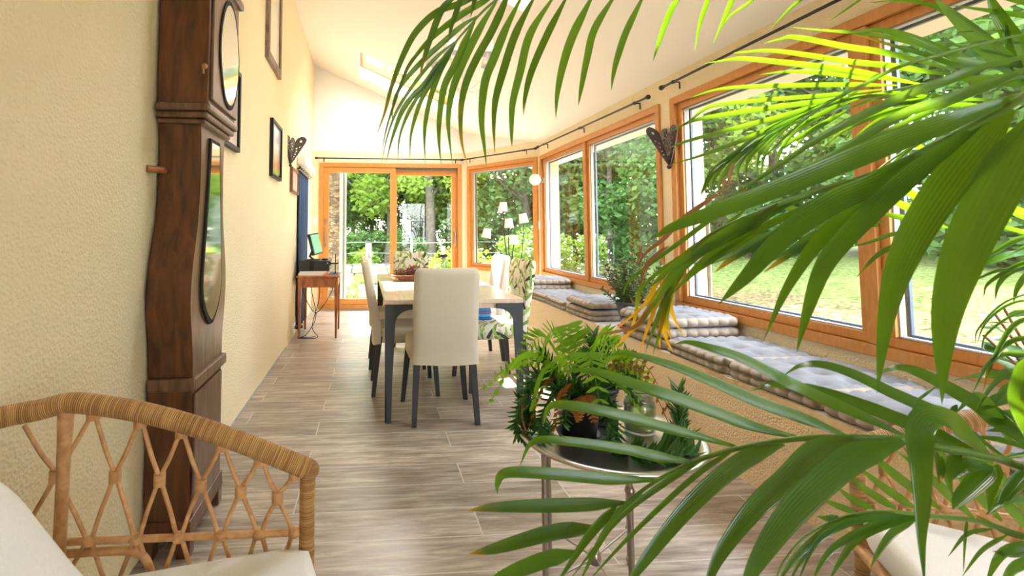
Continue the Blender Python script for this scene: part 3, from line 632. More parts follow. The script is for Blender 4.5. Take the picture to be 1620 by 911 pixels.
def shrub(x, y, z, rx, h, n, sz, seed, mt, label, cat='shrub', flowers=0, fm=None, name='garden_shrub'):
    r = random.Random(seed); bl = [((r.uniform(-rx, rx), r.uniform(-rx*.5, rx*.5), r.uniform(.15, h)), .28) for _ in range(14)]
    t = thing(name, label, cat, (x, y, z))
    b = leafcloud(n, bl, sz, seed)
    b.v = [p+V(x, y, z) for p in b.v]; part('foliage', b, M[mt], t)
    st = MB()
    for c, rad in bl[:8]: st.tube([V(x+c[0]*.3, y+c[1]*.3, z), V(x+c[0], y+c[1], z+c[2])], .008, 5)
    part('stem', st, M['bark'], t)
    if flowers:
        f = MB()
        for _ in range(flowers):
            c, rad = bl[r.randrange(len(bl))]; p = V(x+c[0]+r.uniform(-.3, .3), y+c[1]-.15+r.uniform(-.2, .2), z+c[2]+r.uniform(0, .35))
            f.ball(p, r.uniform(.012, .024), 6)
        part('blossom', f, fm, t)
M['fl_white'] = plain('white_petals', (.85, .85, .83), .8); M['fl_blue'] = plain('blue_petals', (.2, .25, .7), .8); M['fl_or'] = plain('orange_petals', (.85, .2, .05), .8); M['fl_y'] = plain('yellow_petals', (.85, .65, .08), .8)
shrub(3.9, 11.6, -.1, .75, 1.25, 3800, .09, 201, 'leafy', 'tall bank of white-flowered meadow shrub outside the corner window', flowers=160, fm=M['fl_white'])
shrub(2.55, 9.6, -.1, .45, .7, 2200, .07, 202, 'leafy', 'low blue-flowered bush outside the corner window', flowers=70, fm=M['fl_blue'])
shrub(5.1, 12.2, -.05, .8, 1.2, 3500, .09, 203, 'leafy', 'white-flowered shrub right of the flower bank', flowers=140, fm=M['fl_white'])
shrub(1.6, 9.75, -.1, .4, .75, 2400, .08, 204, 'leafy', 'green bush with orange flowers before the stone wall', flowers=14, fm=M['fl_or'])
shrub(.05, 9.85, -.1, .3, .22, 1200, .06, 205, 'leafy', 'low bed of blue and green plants behind the stone blocks', flowers=40, fm=M['fl_blue'])
shrub(.95, 9.75, -.1, .3, .45, 1500, .06, 206, 'leafy', 'small yellow-flowered plant right of the stone blocks', flowers=30, fm=M['fl_y'])
shrub(.4, 15.5, -.15, 1.5, 1.3, 5200, .11, 207, 'leafy_dk', 'broad dark bush beyond the wire fence', name='garden_bush')
shrub(-.6, 14.5, -.15, .9, .8, 3000, .1, 208, 'leafy', 'rounded light bush beyond the fence at left', name='garden_bush')
for i, (x, lab) in enumerate(((.08, 'weathered wooden fence post in the left door pane'), (2.4, 'weathered wooden fence post in the right door pane'))):
    s = MB(); s.tube([V(x, 11.6, -.15), V(x, 11.6, .92)], .075, 10); solo('fence_post', s, M['woodpost'], lab, 'post')
s = MB()
for z in (.45, .7, .95):
    s.tube([V(-1.2, 11.5, z-.05), V(.08, 11.5, z), V(1.2, 11.5, z-.03), V(2.4, 11.5, z), V(4.4, 11.5, z-.02)], .0035, 5)
s.tube([V(-1.2, 11.5, -.15), V(-1.2, 11.5, .95)], .02); s.tube([V(4.4, 11.5, -.15), V(4.4, 11.5, .95)], .02)
solo('wire_fence', s, M['steelpipe'], 'thin wire fence strands crossing behind the low stone wall', 'fence')
s = MB(); s.tube([V(1.02, 10.9, -.1), V(1.02, 10.9, 1.05)], .018); solo('garden_stake', s, M['white_pla'], 'slim white garden stake by the centre stile of the door', 'stake')

# ------------------------------------------------------------------ longcase clock
CX0 = XL+.012
ck = thing('longcase_clock', 'tall dark walnut longcase clock with curved waist against the left wall', 'clock', (-.71, 2.13, 0))
cy = 2.105
def csec(b, lv, m=0, m2=None):     # lofted case: list of (z, halfwidthY, Xfront)
    for (z0, h0, x0), (z1, h1, x1) in zip(lv[:-1], lv[1:]):
        b.hexa([V(CX0, cy-h0, z0), V(x0, cy-h0, z0), V(x0, cy+h0, z0), V(CX0, cy+h0, z0)], [V(CX0, cy-h1, z1), V(x1, cy-h1, z1), V(x1, cy+h1, z1), V(CX0, cy+h1, z1)], m)
s = MB()
csec(s, [(.10, .19, -.635), (.60, .19, -.635)]); csec(s, [(.0, .19, -.64), (.03, .19, -.64)]) if 0 else None
part('base', s, M['antique'], ck)
s = MB(); s.prism([V(-.636, cy-.17, .13), V(-.636, cy+.17, .13), V(-.636, cy+.17, .57), V(-.636, cy-.17, .57)], (.012, 0, 0)); part('base_panel', s, M['antique2'], ck, bevel=.004)
s = MB(); s.box((CX0, cy-.2, .07), (-.622, cy+.2, .13)); s.box((CX0, cy-.2, 0), (CX0+.04, cy-.15, .07)); s.box((-.67, cy-.2, 0), (-.622, cy-.15, .07)); s.box((CX0, cy+.15, 0), (CX0+.04, cy+.2, .07)); s.box((-.67, cy+.15, 0), (-.622, cy+.2, .07))
part('plinth', s, M['antique'], ck, bevel=.004)
s = MB(); s.box((CX0, cy-.205, .59), (-.615, cy+.205, .635)); part('molding', s, M['antique2'], ck, bevel=.006)
prof = [(.635, .185), (.72, .190), (.80, .205), (.88, .222), (.95, .225), (1.03, .215), (1.12, .19), (1.22, .165), (1.35, .15), (1.50, .15), (1.585, .16)]
pr = crom([V(0, h_, z) for z, h_ in prof], 4)
s = MB()
lv = [(p.z, p.y, -.632) for p in pr]
# case: side and front walls smooth
n = len(lv)
vs = []
for z, h_, xf in lv: vs += [V(CX0, cy-h_, z), V(xf, cy-h_, z), V(xf, cy+h_, z), V(CX0, cy+h_, z)]
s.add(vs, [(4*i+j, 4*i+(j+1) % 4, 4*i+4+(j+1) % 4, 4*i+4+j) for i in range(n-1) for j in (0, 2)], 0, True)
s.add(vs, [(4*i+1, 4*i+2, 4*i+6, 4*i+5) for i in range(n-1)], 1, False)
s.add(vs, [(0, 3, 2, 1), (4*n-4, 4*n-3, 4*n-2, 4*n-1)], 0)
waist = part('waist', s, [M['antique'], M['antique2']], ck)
# waist door: dark rim and looking glass that follow the violin outline
def outline(inset, z0, z1, kk=1.0):
    pts = []
    zz = [z0+(z1-z0)*i/28 for i in range(29)]
    def hw(z):
        if z < 1.04: 
            t = (z-z0)/(1.04-z0); return .018+.115*math.sin(min(1, max(0, t))**.75*math.pi*.62)*1.0
        t = (z-1.04)/(z1-1.04); return .018+.115*math.sin(math.pi*.62)*(1-t)**1.6*.85+.115*math.sin(math.pi*.62)*.15*(1-t)+.045*t*(1-t)+.045*t
    L_ = [(-max(.004, hw(z)-inset), z) for z in zz]; R_ = [(max(.004, hw(z)-inset), z) for z in reversed(zz)]
    return [V(0, cy+a, z) for a, z in L_+R_]
s = MB(); o_ = outline(0, .80, 1.55); s.prism([V(-.633, p.y, p.z) for p in o_], (.010, 0, 0)); part('waist_door', s, M['dark'], ck)
s = MB(); o_ = outline(.012, .815, 1.535); s.add([V(-.6215, p.y, p.z) for p in o_], [tuple(range(len(o_)))])
M['mirror'] = plain('old_glass', (.6, .6, .56), .06, 1.0)
part('waist_glass', s, M['mirror'], ck)
# hood
s = MB(); s.box((CX0, cy-.185, 1.66), (-.60, cy+.20, 2.42)); part('hood', s, M['antique'], ck, bevel=.006)
s = MB()
for k, (e, z0, z1) in enumerate(((.02, 1.585, 1.605), (.035, 1.605, 1.63), (.048, 1.63, 1.66))):
    s.box((CX0, cy-.16-e, z0), (-.63+e*.9, cy+.16+e, z1))
part('hood_molding', s, M['antique2'], ck, bevel=.008)
s = MB(); s.box((-.602, cy-.17, 1.68), (-.588, cy+.19, 2.40)); part('hood_door', s, M['antique2'], ck, bevel=.004)
ec = V(-.587, cy+.045, 1.93)
def ell(rx, rz, x, n=40):
    return [V(x, ec.y+rx*math.cos(2*math.pi*i/n)*(1+.03*math.cos(8*math.pi*i/n)), ec.z+rz*math.sin(2*math.pi*i/n)) for i in range(n)]
s = MB(); s.prism(ell(.145, .235, -.589), (.006, 0, 0)); part('dial_rim', s, M['dark'], ck)
s = MB(); s.add(ell(.13, .215, -.5825), [tuple(range(40))]); part('dial_glass', s, M['mirror'], ck)
s = MB()
for k, (e, z0, z1) in enumerate(((0, 2.42, 2.45), (.03, 2.45, 2.48), (.055, 2.48, 2.52))): s.box((CX0, cy-.19-e, z0), (-.595+e, cy+.205+e, z1))
part('cornice', s, M['antique2'], ck, bevel=.008)
# projecting pediment seen at the top edge
s = MB(); s.box((-.60, cy-.185, 2.2), (-.57, cy+.215, 2.235)); part('hood_cornice', s, M['antique2'], ck, bevel=.008)
s = MB(); p = aY(324, 105, cy-.186); s.ball(p, .012, 10); s.tube([p+V(-.004, -.004, .005), p+V(-.002, -.006, -.03)], .004); part('hook', s, M['brass'], ck)
# wooden peg in a wall recess left of the clock
s = MB(); p = aX(228, 263, XL); s.tube([V(XL, 1.875, p.z-.005), V(XL+.035, 1.93, p.z-.005)], .013, 10); s.tube([V(XL+.035, 1.93, p.z-.005), V(XL+.037, 1.945, p.z-.005)], .013)
solo('wall_peg', s, M['cherry'], 'short wooden peg sticking out of the wall left of the clock', 'peg')

# ------------------------------------------------------------------ pictures and sconces on the left wall
def picture(y0, y1, z0, z1, label, fm, content, name='picture_frame', mat_w=.02, th=.03, cat='picture', fw=.025):
    t = thing(name, label, cat, (XL, (y0+y1)/2, z0))
    s = MB()
    for a in ((y0, y1, z0, z0+fw), (y0, y1, z1-fw, z1), (y0, y0+fw, z0+fw, z1-fw), (y1-fw, y1, z0+fw, z1-fw)): s.box((XL, a[0], a[2]), (XL+th, a[1], a[3]))
    part('frame', s, fm, t)
    s = MB(); s.box((XL, y0+fw, z0+fw), (XL+th*.5, y1-fw, z1-fw)); part('picture', s, content, t)
def artm():
    m, t, b = nm('landscape_print'); tc = t.nodes.new('ShaderNodeTexCoord'); sx = t.nodes.new('ShaderNodeSeparateXYZ'); t.links.new(tc.outputs['Object'], sx.inputs[0])
    n = t.nodes.new('ShaderNodeTexNoise'); n.inputs['Scale'].default_value = 14; t.links.new(tc.outputs['Object'], n.inputs['Vector'])
    a = t.nodes.new('ShaderNodeMath'); a.operation = 'MULTIPLY_ADD'; a.inputs[1].default_value = .12; t.links.new(n.outputs[0], a.inputs[0]); t.links.new(sx.outputs[2], a.inputs[2])
    r = t.nodes.new('ShaderNodeValToRGB'); e = r.color_ramp.elements; e[0].position = .08; e[0].color = (.12, .25, .08, 1); e[1].position = .5; e[1].color = (.62, .68, .72, 1)
    for p, c in ((.13, (.4, .5, .2)), (.18, (.6, .3, .2)), (.28, (.62, .5, .42))): k = e.new(p); k.color = (*c, 1)
    t.links.new(a.outputs[0], r.inputs[0]); t.links.new(r.outputs[0], b.inputs['Base Color']); b.inputs['Roughness'].default_value = .12
    return m
M['art'] = artm(); M['map'] = plain('pale_document', (.62, .5, .45), .4, noise_s=10, noise_a=.15)
picture(4.17, 4.63, 1.64, 2.13, 'tall black-framed glazed landscape print on the left wall', M['metal_dark'], M['art'])
picture(5.30, 5.80, 1.60, 1.87, 'small brown-framed document by the navy curtain', M['bowl'], M['map'])
M['wgrey'] = woodm('grey_old_wood', (.14, .09, .06), (.34, .24, .17), .6, (6, 6, 1.5), 5)
picture(3.92, 4.52, 2.56, 3.5, 'high old wooden framed panel near the ceiling on the left wall', M['wgrey'], plain('pale_panel', (.72, .66, .55), .3), fw=.07, cat='frame', name='wall_panel')
picture(2.72, 3.10, 1.66, 2.15, 'black-framed picture half hidden behind the clock hood', M['metal_dark'], M['map'])

def plate(P, hgt, wid, shape, th, holes):
    """sheet-metal plate with pierced holes; P(a, z) -> (point, normal)"""
    n = 64; b = MB(); idx = {}
    def inside(a, z):
        t = z/hgt
        if shape == 'heart':
            if t < .74: return abs(a) < wid*.5*(.10+.90*(t/.74)**.85)
            return min((a-wid*.25)**2+(z-hgt*.74)**2, (a+wid*.25)**2+(z-hgt*.74)**2) < (wid*.26)**2
        if t < .82: return abs(a) < wid*.5*(.12+.88*(t/.82)**.9)
        return a*a+(z-hgt*.82)**2 < (wid*.5)**2
    def hole(a, z):
        for (ha, hz, hr) in holes:
            if (a-ha)**2+(z-hz)**2 < hr*hr: return True
        # rosette
        if shape == 'heart':
            ca, cz_ = 0, hgt*.66; r = math.hypot(a-ca, z-cz_); an = math.atan2(z-cz_, a-ca)
            if .028*hgt/.3 < r < .072*hgt/.3 and math.cos(an*10) > .1: return True
        return False
    st = hgt/n; k = int(wid/2/st)+1
    for i in range(-k, k+1):
        for j in range(n+int(n*.1)):
            a, z = i*st, j*st
            if inside(a, z) and not hole(a, z):
                q = []
                for (di, dj) in ((0, 0), (1, 0), (1, 1), (0, 1)):
                    key = (i+di, j+dj)
                    if key not in idx: idx[key] = len(b.v); b.v.append(P((i+di-.5)*st, (j+dj-.5)*st))
                    q.append(idx[key])
                b.f.append(tuple(q)); b.m.append(0); b.sm.append(False)
    return b
def sconce(base, u, v, hgt, label):
    """folded pierced bracket: heart plate along u, half-plate along v, both rising from base"""
    t = thing('pierced_sconce', label, 'sconce', base)
    hs = [(.03, .33*hgt, .010), (-.02, .42*hgt, .010), (.0, .22*hgt, .007), (0, .12*hgt, .004), (.035, .52*hgt, .009), (-.045, .5*hgt, .009), (-.05, .86*hgt, .010), (.05, .86*hgt, .010)]
    s = plate(lambda a, z: base+u*a+V(0, 0, z), hgt, .27, 'heart', .003, hs)
    o = part('heart_plate', s, M['bronze'], t); m = o.modifiers.new('solid', 'SOLIDIFY'); m.thickness = .005
    hs = [(0, .82*hgt, .012), (.014, .62*hgt, .008), (-.012, .56*hgt, .008), (.0, .46*hgt, .008), (.0, .36*hgt, .006), (0, .27*hgt, .006), (0, .18*hgt, .004)]
    s = plate(lambda a, z: base+u*(a*.25)+v*(a*.9)+v*(z/hgt)*.13+u*0+V(0, 0, z), hgt*.98, .11, 'round', .003, hs)
    o = part('wing_plate', s, M['bronze'], t); m = o.modifiers.new('solid', 'SOLIDIFY'); m.thickness = .005
    s = MB(); s.ball(base+V(0, 0, -.012), .017, 12); s.tube([base+V(0, 0, -.012), base+V(0, 0, .03)], .008); part('finial', s, M['bronze'], t)
M['bronze'] = plain('pierced_bronze', (.07, .05, .045), .4, .6, noise_s=40, noise_a=.3)
bp_ = aX(1056, 262, XR-.03)
sconce(V(XR-.03, bp_.y-.02, bp_.z), V(-.12, -.99, 0), V(-.88, .47, 0), .31, 'pierced bronze heart-shaped bracket between the right windows')
sconce(V(XL+.02, 5.20, 1.88), V(.25, 1, 0).normalized(), V(.95, .3, 0), .30, 'pierced bronze heart-shaped bracket on the left wall above the small picture')

# ------------------------------------------------------------------ curtain on the left wall
b = MB(); t = thing('curtain', 'navy blue eyelet curtain hanging on the left wall by the desk', 'curtain', (-.758, 6.3, .05))
for i in range(61):
    y = 5.86+i/60*.86
    x = -.777+.014*math.sin(i/60*math.pi*9)
    for j in range(5): b.v.append(V(x*(1) , y, .05+(1.95-.05)*j/4))
for i in range(60):
    for j in range(4):
        a = i*5+j; b.f.append((a, a+5, a+6, a+1)); b.m.append(0); b.sm.append(True)
o = part('fabric', b, M['navy'], t); m = o.modifiers.new('solid', 'SOLIDIFY'); m.thickness = .004
s = MB(); s.tube([V(-.758, 5.80, 1.90), V(-.758, 6.80, 1.90)], .012); s.tube([V(-.758, 5.82, 1.90), V(XL, 5.82, 1.90)], .008); part('rod', s, M['nickel'], t)
for k in range(6):
    s = MB(); y = 5.90+k*.16; ax = Matrix.Rotation(math.pi/2, 3, 'X')
    pts = [V(-.73, y, 1.90)+V(.024*math.cos(a/12*2*math.pi)*.4, .024*math.cos(a/12*2*math.pi), .024*math.sin(a/12*2*math.pi)) for a in range(13)]
    s.tube(pts, .005, 6); part('eyelet', s, M['nickel'], t)
s = MB(); s.box((XL, 5.82, 1.97), (XL+.10, 6.85, 2.06)); solo('shelf', s, M['white_pl'], 'white plaster ledge above the navy curtain', 'shelf', bevel=.01)

# ------------------------------------------------------------------ desk and computer
dk = thing('side_table', 'small cherry-wood side table with tapered legs under the computer', 'table', (-.53, 5.9, 0))
X0, X1, Y0, Y1, DT = -.740, -.30, 5.58, 6.16, .690
s = MB(); s.box((X0-.015, Y0-.02, DT-.02), (X1+.015, Y1+.02, DT)); part('tabletop', s, M['cherry'], dk, bevel=.004)
s = MB(); s.box((X0+.01, Y0+.01, DT-.13), (X1-.01, Y1-.01, DT-.02)); part('apron', s, M['cherry'], dk)
for x in (X0+.02, X1-.02):
    for y in (Y0+.02, Y1-.02):
        s = MB(); q = .02; r_ = .010
        s.hexa([V(x-r_, y-r_, 0), V(x+r_, y-r_, 0), V(x+r_, y+r_, 0), V(x-r_, y+r_, 0)], [V(x-q, y-q, DT-.02), V(x+q, y-q, DT-.02), V(x+q, y+q, DT-.02), V(x-q, y+q, DT-.02)]); part('leg', s, M['cherry'], dk)
s = MB(); s.box((-.74, 5.62, DT), (-.42, 5.95, DT+.025)); s.box((-.73, 5.63, DT+.025), (-.43, 5.94, DT+.045)); solo('paper_stack', s, M['paper'], 'pile of papers under the black computer box', 'papers')
s = MB(); s.box((-.60, 5.60, DT), (-.42, 5.615, DT+.02)) if 0 else None
cp = thing('desktop_computer', 'flat black computer case lying on the papers', 'computer', (-.57, 5.8, DT+.045))
s = MB(); s.box((-.745, 5.66, DT+.045), (-.40, 5.98, DT+.16)); part('case', s, M['black_pl'], cp, bevel=.006)
s = MB(); s.box((-.62, 5.64, DT+.055), (-.57, 5.66, DT+.16)); part('bracket', s, M['dark'], cp)
s = MB(); s.box((-.43, 5.655, DT+.13), (-.415, 5.66, DT+.14)); part('emblem', s, M['white_pla'], cp)
mo = thing('monitor', 'black monitor seen nearly edge-on with a green screen', 'monitor', (-.58, 5.8, DT+.16))
tilt = Matrix.Rotation(math.radians(-14), 3, 'Y') @ Matrix.Rotation(math.radians(-12), 3, 'Z')
s = MB(); s.box((-.60, 5.72, DT+.22), (-.57, 6.04, DT+.47), 0, tilt); part('casing', s, M['black_pl'], mo)
s = MB(); s.box((-.569, 5.735, DT+.235), (-.565, 6.025, DT+.455), 0, tilt, (-.585, 5.88, DT+.345)); part('screen', s, M['screen'], mo)
s = MB(); s.tube([V(-.60, 5.86, DT+.30), V(-.64, 5.84, DT+.2), V(-.60, 5.82, DT+.17)], .015); s.box((-.68, 5.74, DT+.16), (-.52, 5.92, DT+.172)); part('stand', s, M['black_pl'], mo)
s = MB(); s.ball(V(-.46, 5.76, DT+.173), .03, 12, 0, (1.3, .9, .5)); solo('computer_mouse', s, M['black_pl'], 'black computer mouse on top of the computer case', 'mouse')
lp = thing('laptop', 'thin grey laptop keyboard at the right edge of the side table', 'laptop', (-.36, 5.75, DT))
s = MB(); s.box((-.41, 5.60, DT), (-.29, 5.95, DT+.015)); part('case', s, plain('grey_plastic', (.25, .28, .33), .5), lp, bevel=.003)
s = MB(); [s.box((-.40+i*.018, 5.61+j*.03, DT+.015), (-.386+i*.018, 5.633+j*.03, DT+.019)) for i in range(6) for j in range(10)]; part('keys', s, M['black_pl'], lp)
s = MB(); s.tube([V(-.335, 5.66, DT+.015), V(-.335, 5.66, DT+.24)], .006); s.tube([V(-.40, 5.66, DT+.13), V(-.30, 5.66, DT+.13)], .008); s.box((-.40, 5.655, DT+.11), (-.385, 5.665, DT+.15)); s.box((-.36, 5.64, DT+.0195), (-.31, 5.68, DT+.025))
solo('webcam_stand', s, M['black_pl'], 'thin black stand with crossbar behind the laptop keyboard', 'stand')
s = MB(); s.box((-.405, 5.575, DT), (-.45, 5.60, DT+.03)); solo('folder', s, M['redpaper'], 'orange folder edge sticking out from the papers', 'folder')
# socket and cables
t = thing('wall_socket', 'white socket with black plug low on the left wall', 'socket', (XL, 5.68, .08))
s = MB(); s.box((XL, 5.62, .05), (XL+.02, 5.74, .16)); part('plate', s, M['white_pla'], t, bevel=.004)
s = MB(); s.tube([V(XL+.02, 5.68, .11), V(XL+.06, 5.68, .11), V(XL+.11, 5.67, .115)], [.02, .016, .007]); part('plug', s, M['black_pl'], t)
rnd = random.Random(5)
cables = [[(-.70, 5.9, .72), (-.775, 5.8, .6), (-.78, 5.72, .35), (-.76, 5.68, .2), (-.69, 5.68, .115)],
          [(-.66, 5.9, .72), (-.62, 5.95, .45), (-.56, 5.8, .2), (-.66, 5.7, .02), (-.74, 5.62, .015), (-.62, 5.6, .012), (-.55, 5.66, .012)],
          [(-.72, 5.95, .74), (-.74, 6.0, .5), (-.6, 5.9, .25), (-.5, 5.8, .3), (-.38, 5.8, .5), (-.36, 5.9, .68)],
          [(-.55, 6.0, .72), (-.54, 6.0, .4), (-.60, 5.8, .1), (-.52, 5.62, .012), (-.66, 5.55, .012), (-.72, 5.6, .012)]]
for i, c in enumerate(cables):
    s = MB(); s.tube(crom([V(*p) for p in c], 8), .0045, 6)
    solo('cable', s, M['black_pl'], ('black cable running down the wall to the socket', 'black cable coiled on the floor under the side table', 'black cable looping up under the side table', 'rearmost black cable hanging to the floor behind the table leg')[i], 'cable')
for (x, y, z, ax, lab) in ((-.765, YF, 1.30, 'y', 'white wall switch left of the sliding door'), (XR, 6.47, 1.22, 'x', 'white wall switch right of the corner window')):
    s = MB()
    if ax == 'y': s.box((x-.03, y-.015, z), (x+.03, y, z+.1))
    else: s.box((x-.015, 6.425, z), (x, 6.495, z+.1)) if 0 else s.hexa([dp(L-.032, z, 0), dp(L-.001, z, 0), dp(L-.001, z, -.012), dp(L-.032, z, -.012)], [dp(L-.032, z+.1, 0), dp(L-.001, z+.1, 0), dp(L-.001, z+.1, -.012), dp(L-.032, z+.1, -.012)])
    solo('wall_switch', s, M['white_pla'], lab, 'switch')

# ------------------------------------------------------------------ dining table
TX0, TX1, TY0, TY1 = .122, 1.007, 3.09, 5.05
tb = thing('dining_table', 'long pale oak dining table with charcoal arched metal legs', 'table', ((TX0+TX1)/2, (TY0+TY1)/2, 0))
s = MB(); s.box((TX0, TY0, .722), (TX1, TY1, .75)); part('tabletop', s, M['tabtop'], tb, bevel=.003)
s = MB(); s.box((TX0+.02, TY0+.02, .69), (TX1-.02, TY0+.045, .722)); s.box((TX0+.02, TY1-.045, .69), (TX1-.02, TY1-.02, .722)); s.box((TX0+.02, TY0+.045, .69), (TX0+.045, TY1-.045, .722)); s.box((TX1-.045, TY0+.045, .69), (TX1-.02, TY1-.045, .722))
part('apron', s, M['tabtop'], tb)
def legplate(o, u, v):   # u: inward direction in plane, v: thickness direction
    pts = [(0, .719), (.17, .719), (.17, .69)]
    for i in range(9):
        a = math.pi/2*i/8; pts.append((.17-.11*math.sin(a), .58+.11*math.cos(a)) if 0 else (.062+.108*(1-math.sin(a)), .60+.09*math.cos(a)))
    pts += [(.060, .55), (.045, .25), (.038, 0), (.012, 0), (.002, .35)]
    b = MB(); b.prism([o+u*a+V(0, 0, z) for a, z in pts], v*.012); return b
for sx, x in ((1, TX0+.004), (-1, TX1-.004)):
    for sy, y in ((1, TY0+.006), (-1, TY1-.006)):
        b = legplate(V(x, y, 0), V(sx, 0, 0), V(0, sy, 0)); c = legplate(V(x, y, 0), V(0, sy, 0), V(sx, 0, 0))
        b.add(c.v, c.f); part('leg', b, M['legtab'], tb)

# ------------------------------------------------------------------ dining chairs (local, facing +Y)
def chair_proto(name, mat, label, slack=0.0):
    t = thing(name, label, 'chair', (0, 0, 0))
    # seat cushion
    s = MB(); n = 28
    def ringpts(z, gx, gy, r=.04):
        out = []
        for i in range(n):
            a = 2*math.pi*i/n; ca, sa = math.cos(a), math.sin(a)
            k = (abs(ca)**7+abs(sa)**7)**(-1/7)
            out.append(V(ca*k*gx, .03+sa*k*gy, z))
        return out
    lv = [(.375, .205, .215), (.38, .212, .222), (.43, .213, .223), (.465, .209, .219), (.482, .195, .205), (.488, .15, .16), (.492, .0001, .0001)]
    vs = []
    for z, a, b_ in lv: vs += ringpts(z, a, b_)
    s.add(vs, [(i*n+j, i*n+(j+1) % n, (i+1)*n+(j+1) % n, (i+1)*n+j) for i in range(len(lv)-1) for j in range(n)], 0, True)
    s.add(vs[:n], [tuple(range(n-1, -1, -1))], 0)
    part('seat', s, mat, t)
    # backrest slipcover: panel with rounded top, slight lean, skirt over the seat rear
    s = MB(); nz = 18
    def hw(z): return .200-.0*(z) if z > .5 else .200+.010*(.5-z)/.13
    rings = []
    for i in range(nz+1):
        z = .365+(.945-.365)*i/nz; t_ = (z-.365)/(.58)
        yc = -.195-.085*max(0, z-.45)/.49
        th = .036-.004*max(0, z-.5)/.45
        w_ = hw(z)*(1-.06*max(0, (z-.90)/.045)**2)
        if z > .93: th *= .8
        ring = []
        for k in range(n):
            a = 2*math.pi*k/n; ca, sa = math.cos(a), math.sin(a); kk = (abs(ca)**6+abs(sa)**6)**(-1/6)
            wob = .003*math.sin(z*23+k) if z < .45 else 0
            ring.append(V(ca*kk*w_, yc+sa*kk*th+wob, z+.006*math.sin(a*2+1)*(1 if i == 0 else 0)))
        rings.append(ring)
    rings.append([V(p.x*.93, (p.y-rings[-1][0].y)*.6+rings[-1][0].y, .955) for p in rings[-1]])
    vs = [p for r_ in rings for p in r_]
    s.add(vs, [(i*n+j, i*n+(j+1) % n, (i+1)*n+(j+1) % n, (i+1)*n+j) for i in range(len(rings)-1) for j in range(n)], 0, True)
    s.add(rings[-1], [tuple(range(n))], 0, True); s.add(rings[0], [tuple(range(n-1, -1, -1))], 0)
    part('backrest', s, mat, t)
    for sx in (-1, 1):
        for y, yb in ((.21, .24), (-.178, -.222)):
            s = MB(); q, r_ = .021, .014; x0 = sx*(.182 if y > 0 else .172); x1 = sx*(.222 if y > 0 else .196)
            s.hexa([V(x1-r_, yb-r_, 0), V(x1+r_, yb-r_, 0), V(x1+r_, yb+r_, 0), V(x1-r_, yb+r_, 0)], [V(x0-q, y-q, .42), V(x0+q, y-q, .42), V(x0+q, y+q, .42), V(x0-q, y+q, .42)])
            part('leg', s, M['leg'], t)
    return t
pl = chair_proto('dining_chair', M['linen'], 'plain beige slipcovered dining chair at the near end of the table')
pp = chair_proto('dining_chair', M['print'], 'leaf-print dining chair at the far end of the table behind the pine cones')
def place(o, x, y, deg, label):
    o.location = (x, y, 0); o.rotation_euler.z = math.radians(deg); o['label'] = label; o['group'] = 'chairs around the dining table'
place(pl, .49, 3.25, 1, 'plain beige slipcovered dining chair at the near end of the table, back to the camera')
c = copy_tree(pl); place(c, .285, 3.80, -90, 'plain beige dining chair on the left side of the table, nearest on that side')
c = copy_tree(pl); place(c, .27, 4.50, -90, 'beige dining chair with a white bow, farther along the left side')
M['white_sl'] = plain('white_slipcover', (.78, .74, .68), .95, noise_s=200, noise_a=.04, bump=.2, bump_s=300)
place(pp, .52, 5.36, 180, 'leaf-print dining chair at the far end of the table behind the pine cones')
c = copy_tree(pp); place(c, .99, 3.86, 96, 'leaf-print dining chair on the right side, nearest, holding folded blue cloths')
c5 = c
c = copy_tree(pl); place(c, 1.03, 4.66, 93, 'white-slipcovered dining chair farther along the right side of the table')
for ch in [x for x in bpy.data.objects if x.parent == c and x.name.startswith(('seat', 'backrest'))]:
    me = ch.data.copy(); me.materials.clear(); me.materials.append(M['white_sl']); ch.data = me
# white bow on the far left chair
s = MB(); cx_, cy_ = .045, 4.50
for q in (-1, 1): s.ball(V(cx_, cy_+q*.055, .965), .035, 10, 0, (.6, 1.5, .8))
s.ball(V(cx_, cy_, .965), .02, 8)
solo('fabric_bow', s, M['white_fab'], 'white fabric bow knotted on top of the far left chair back', 'bow')
# folded cloths on the right chair seat
cols = [(.03, .12, .35), (.05, .35, .55), (.25, .10, .25), (.04, .20, .45), (.10, .45, .60), (.02, .08, .25)]
for i, c_ in enumerate(cols):
    s = MB(); z = .492+i*.022; s.box((.84+.004*(i % 2), 3.80+.006*(i % 3), z), (.985-.006*(i % 2), 3.98, z+.021))
    solo('folded_cloth', s, plain('cloth_%d' % i, c_, .9, bump=.3, bump_s=80), ('dark blue folded cloth at the bottom of the pile on the right chair', 'bright blue folded cloth second from the bottom of the chair pile', 'plum folded cloth in the middle of the chair pile', 'mid blue folded cloth above the plum one', 'light turquoise folded cloth second from the top of the chair pile', 'navy folded cloth on top of the chair pile')[i], 'cloth', group='folded cloths on the chair', bevel=.008)

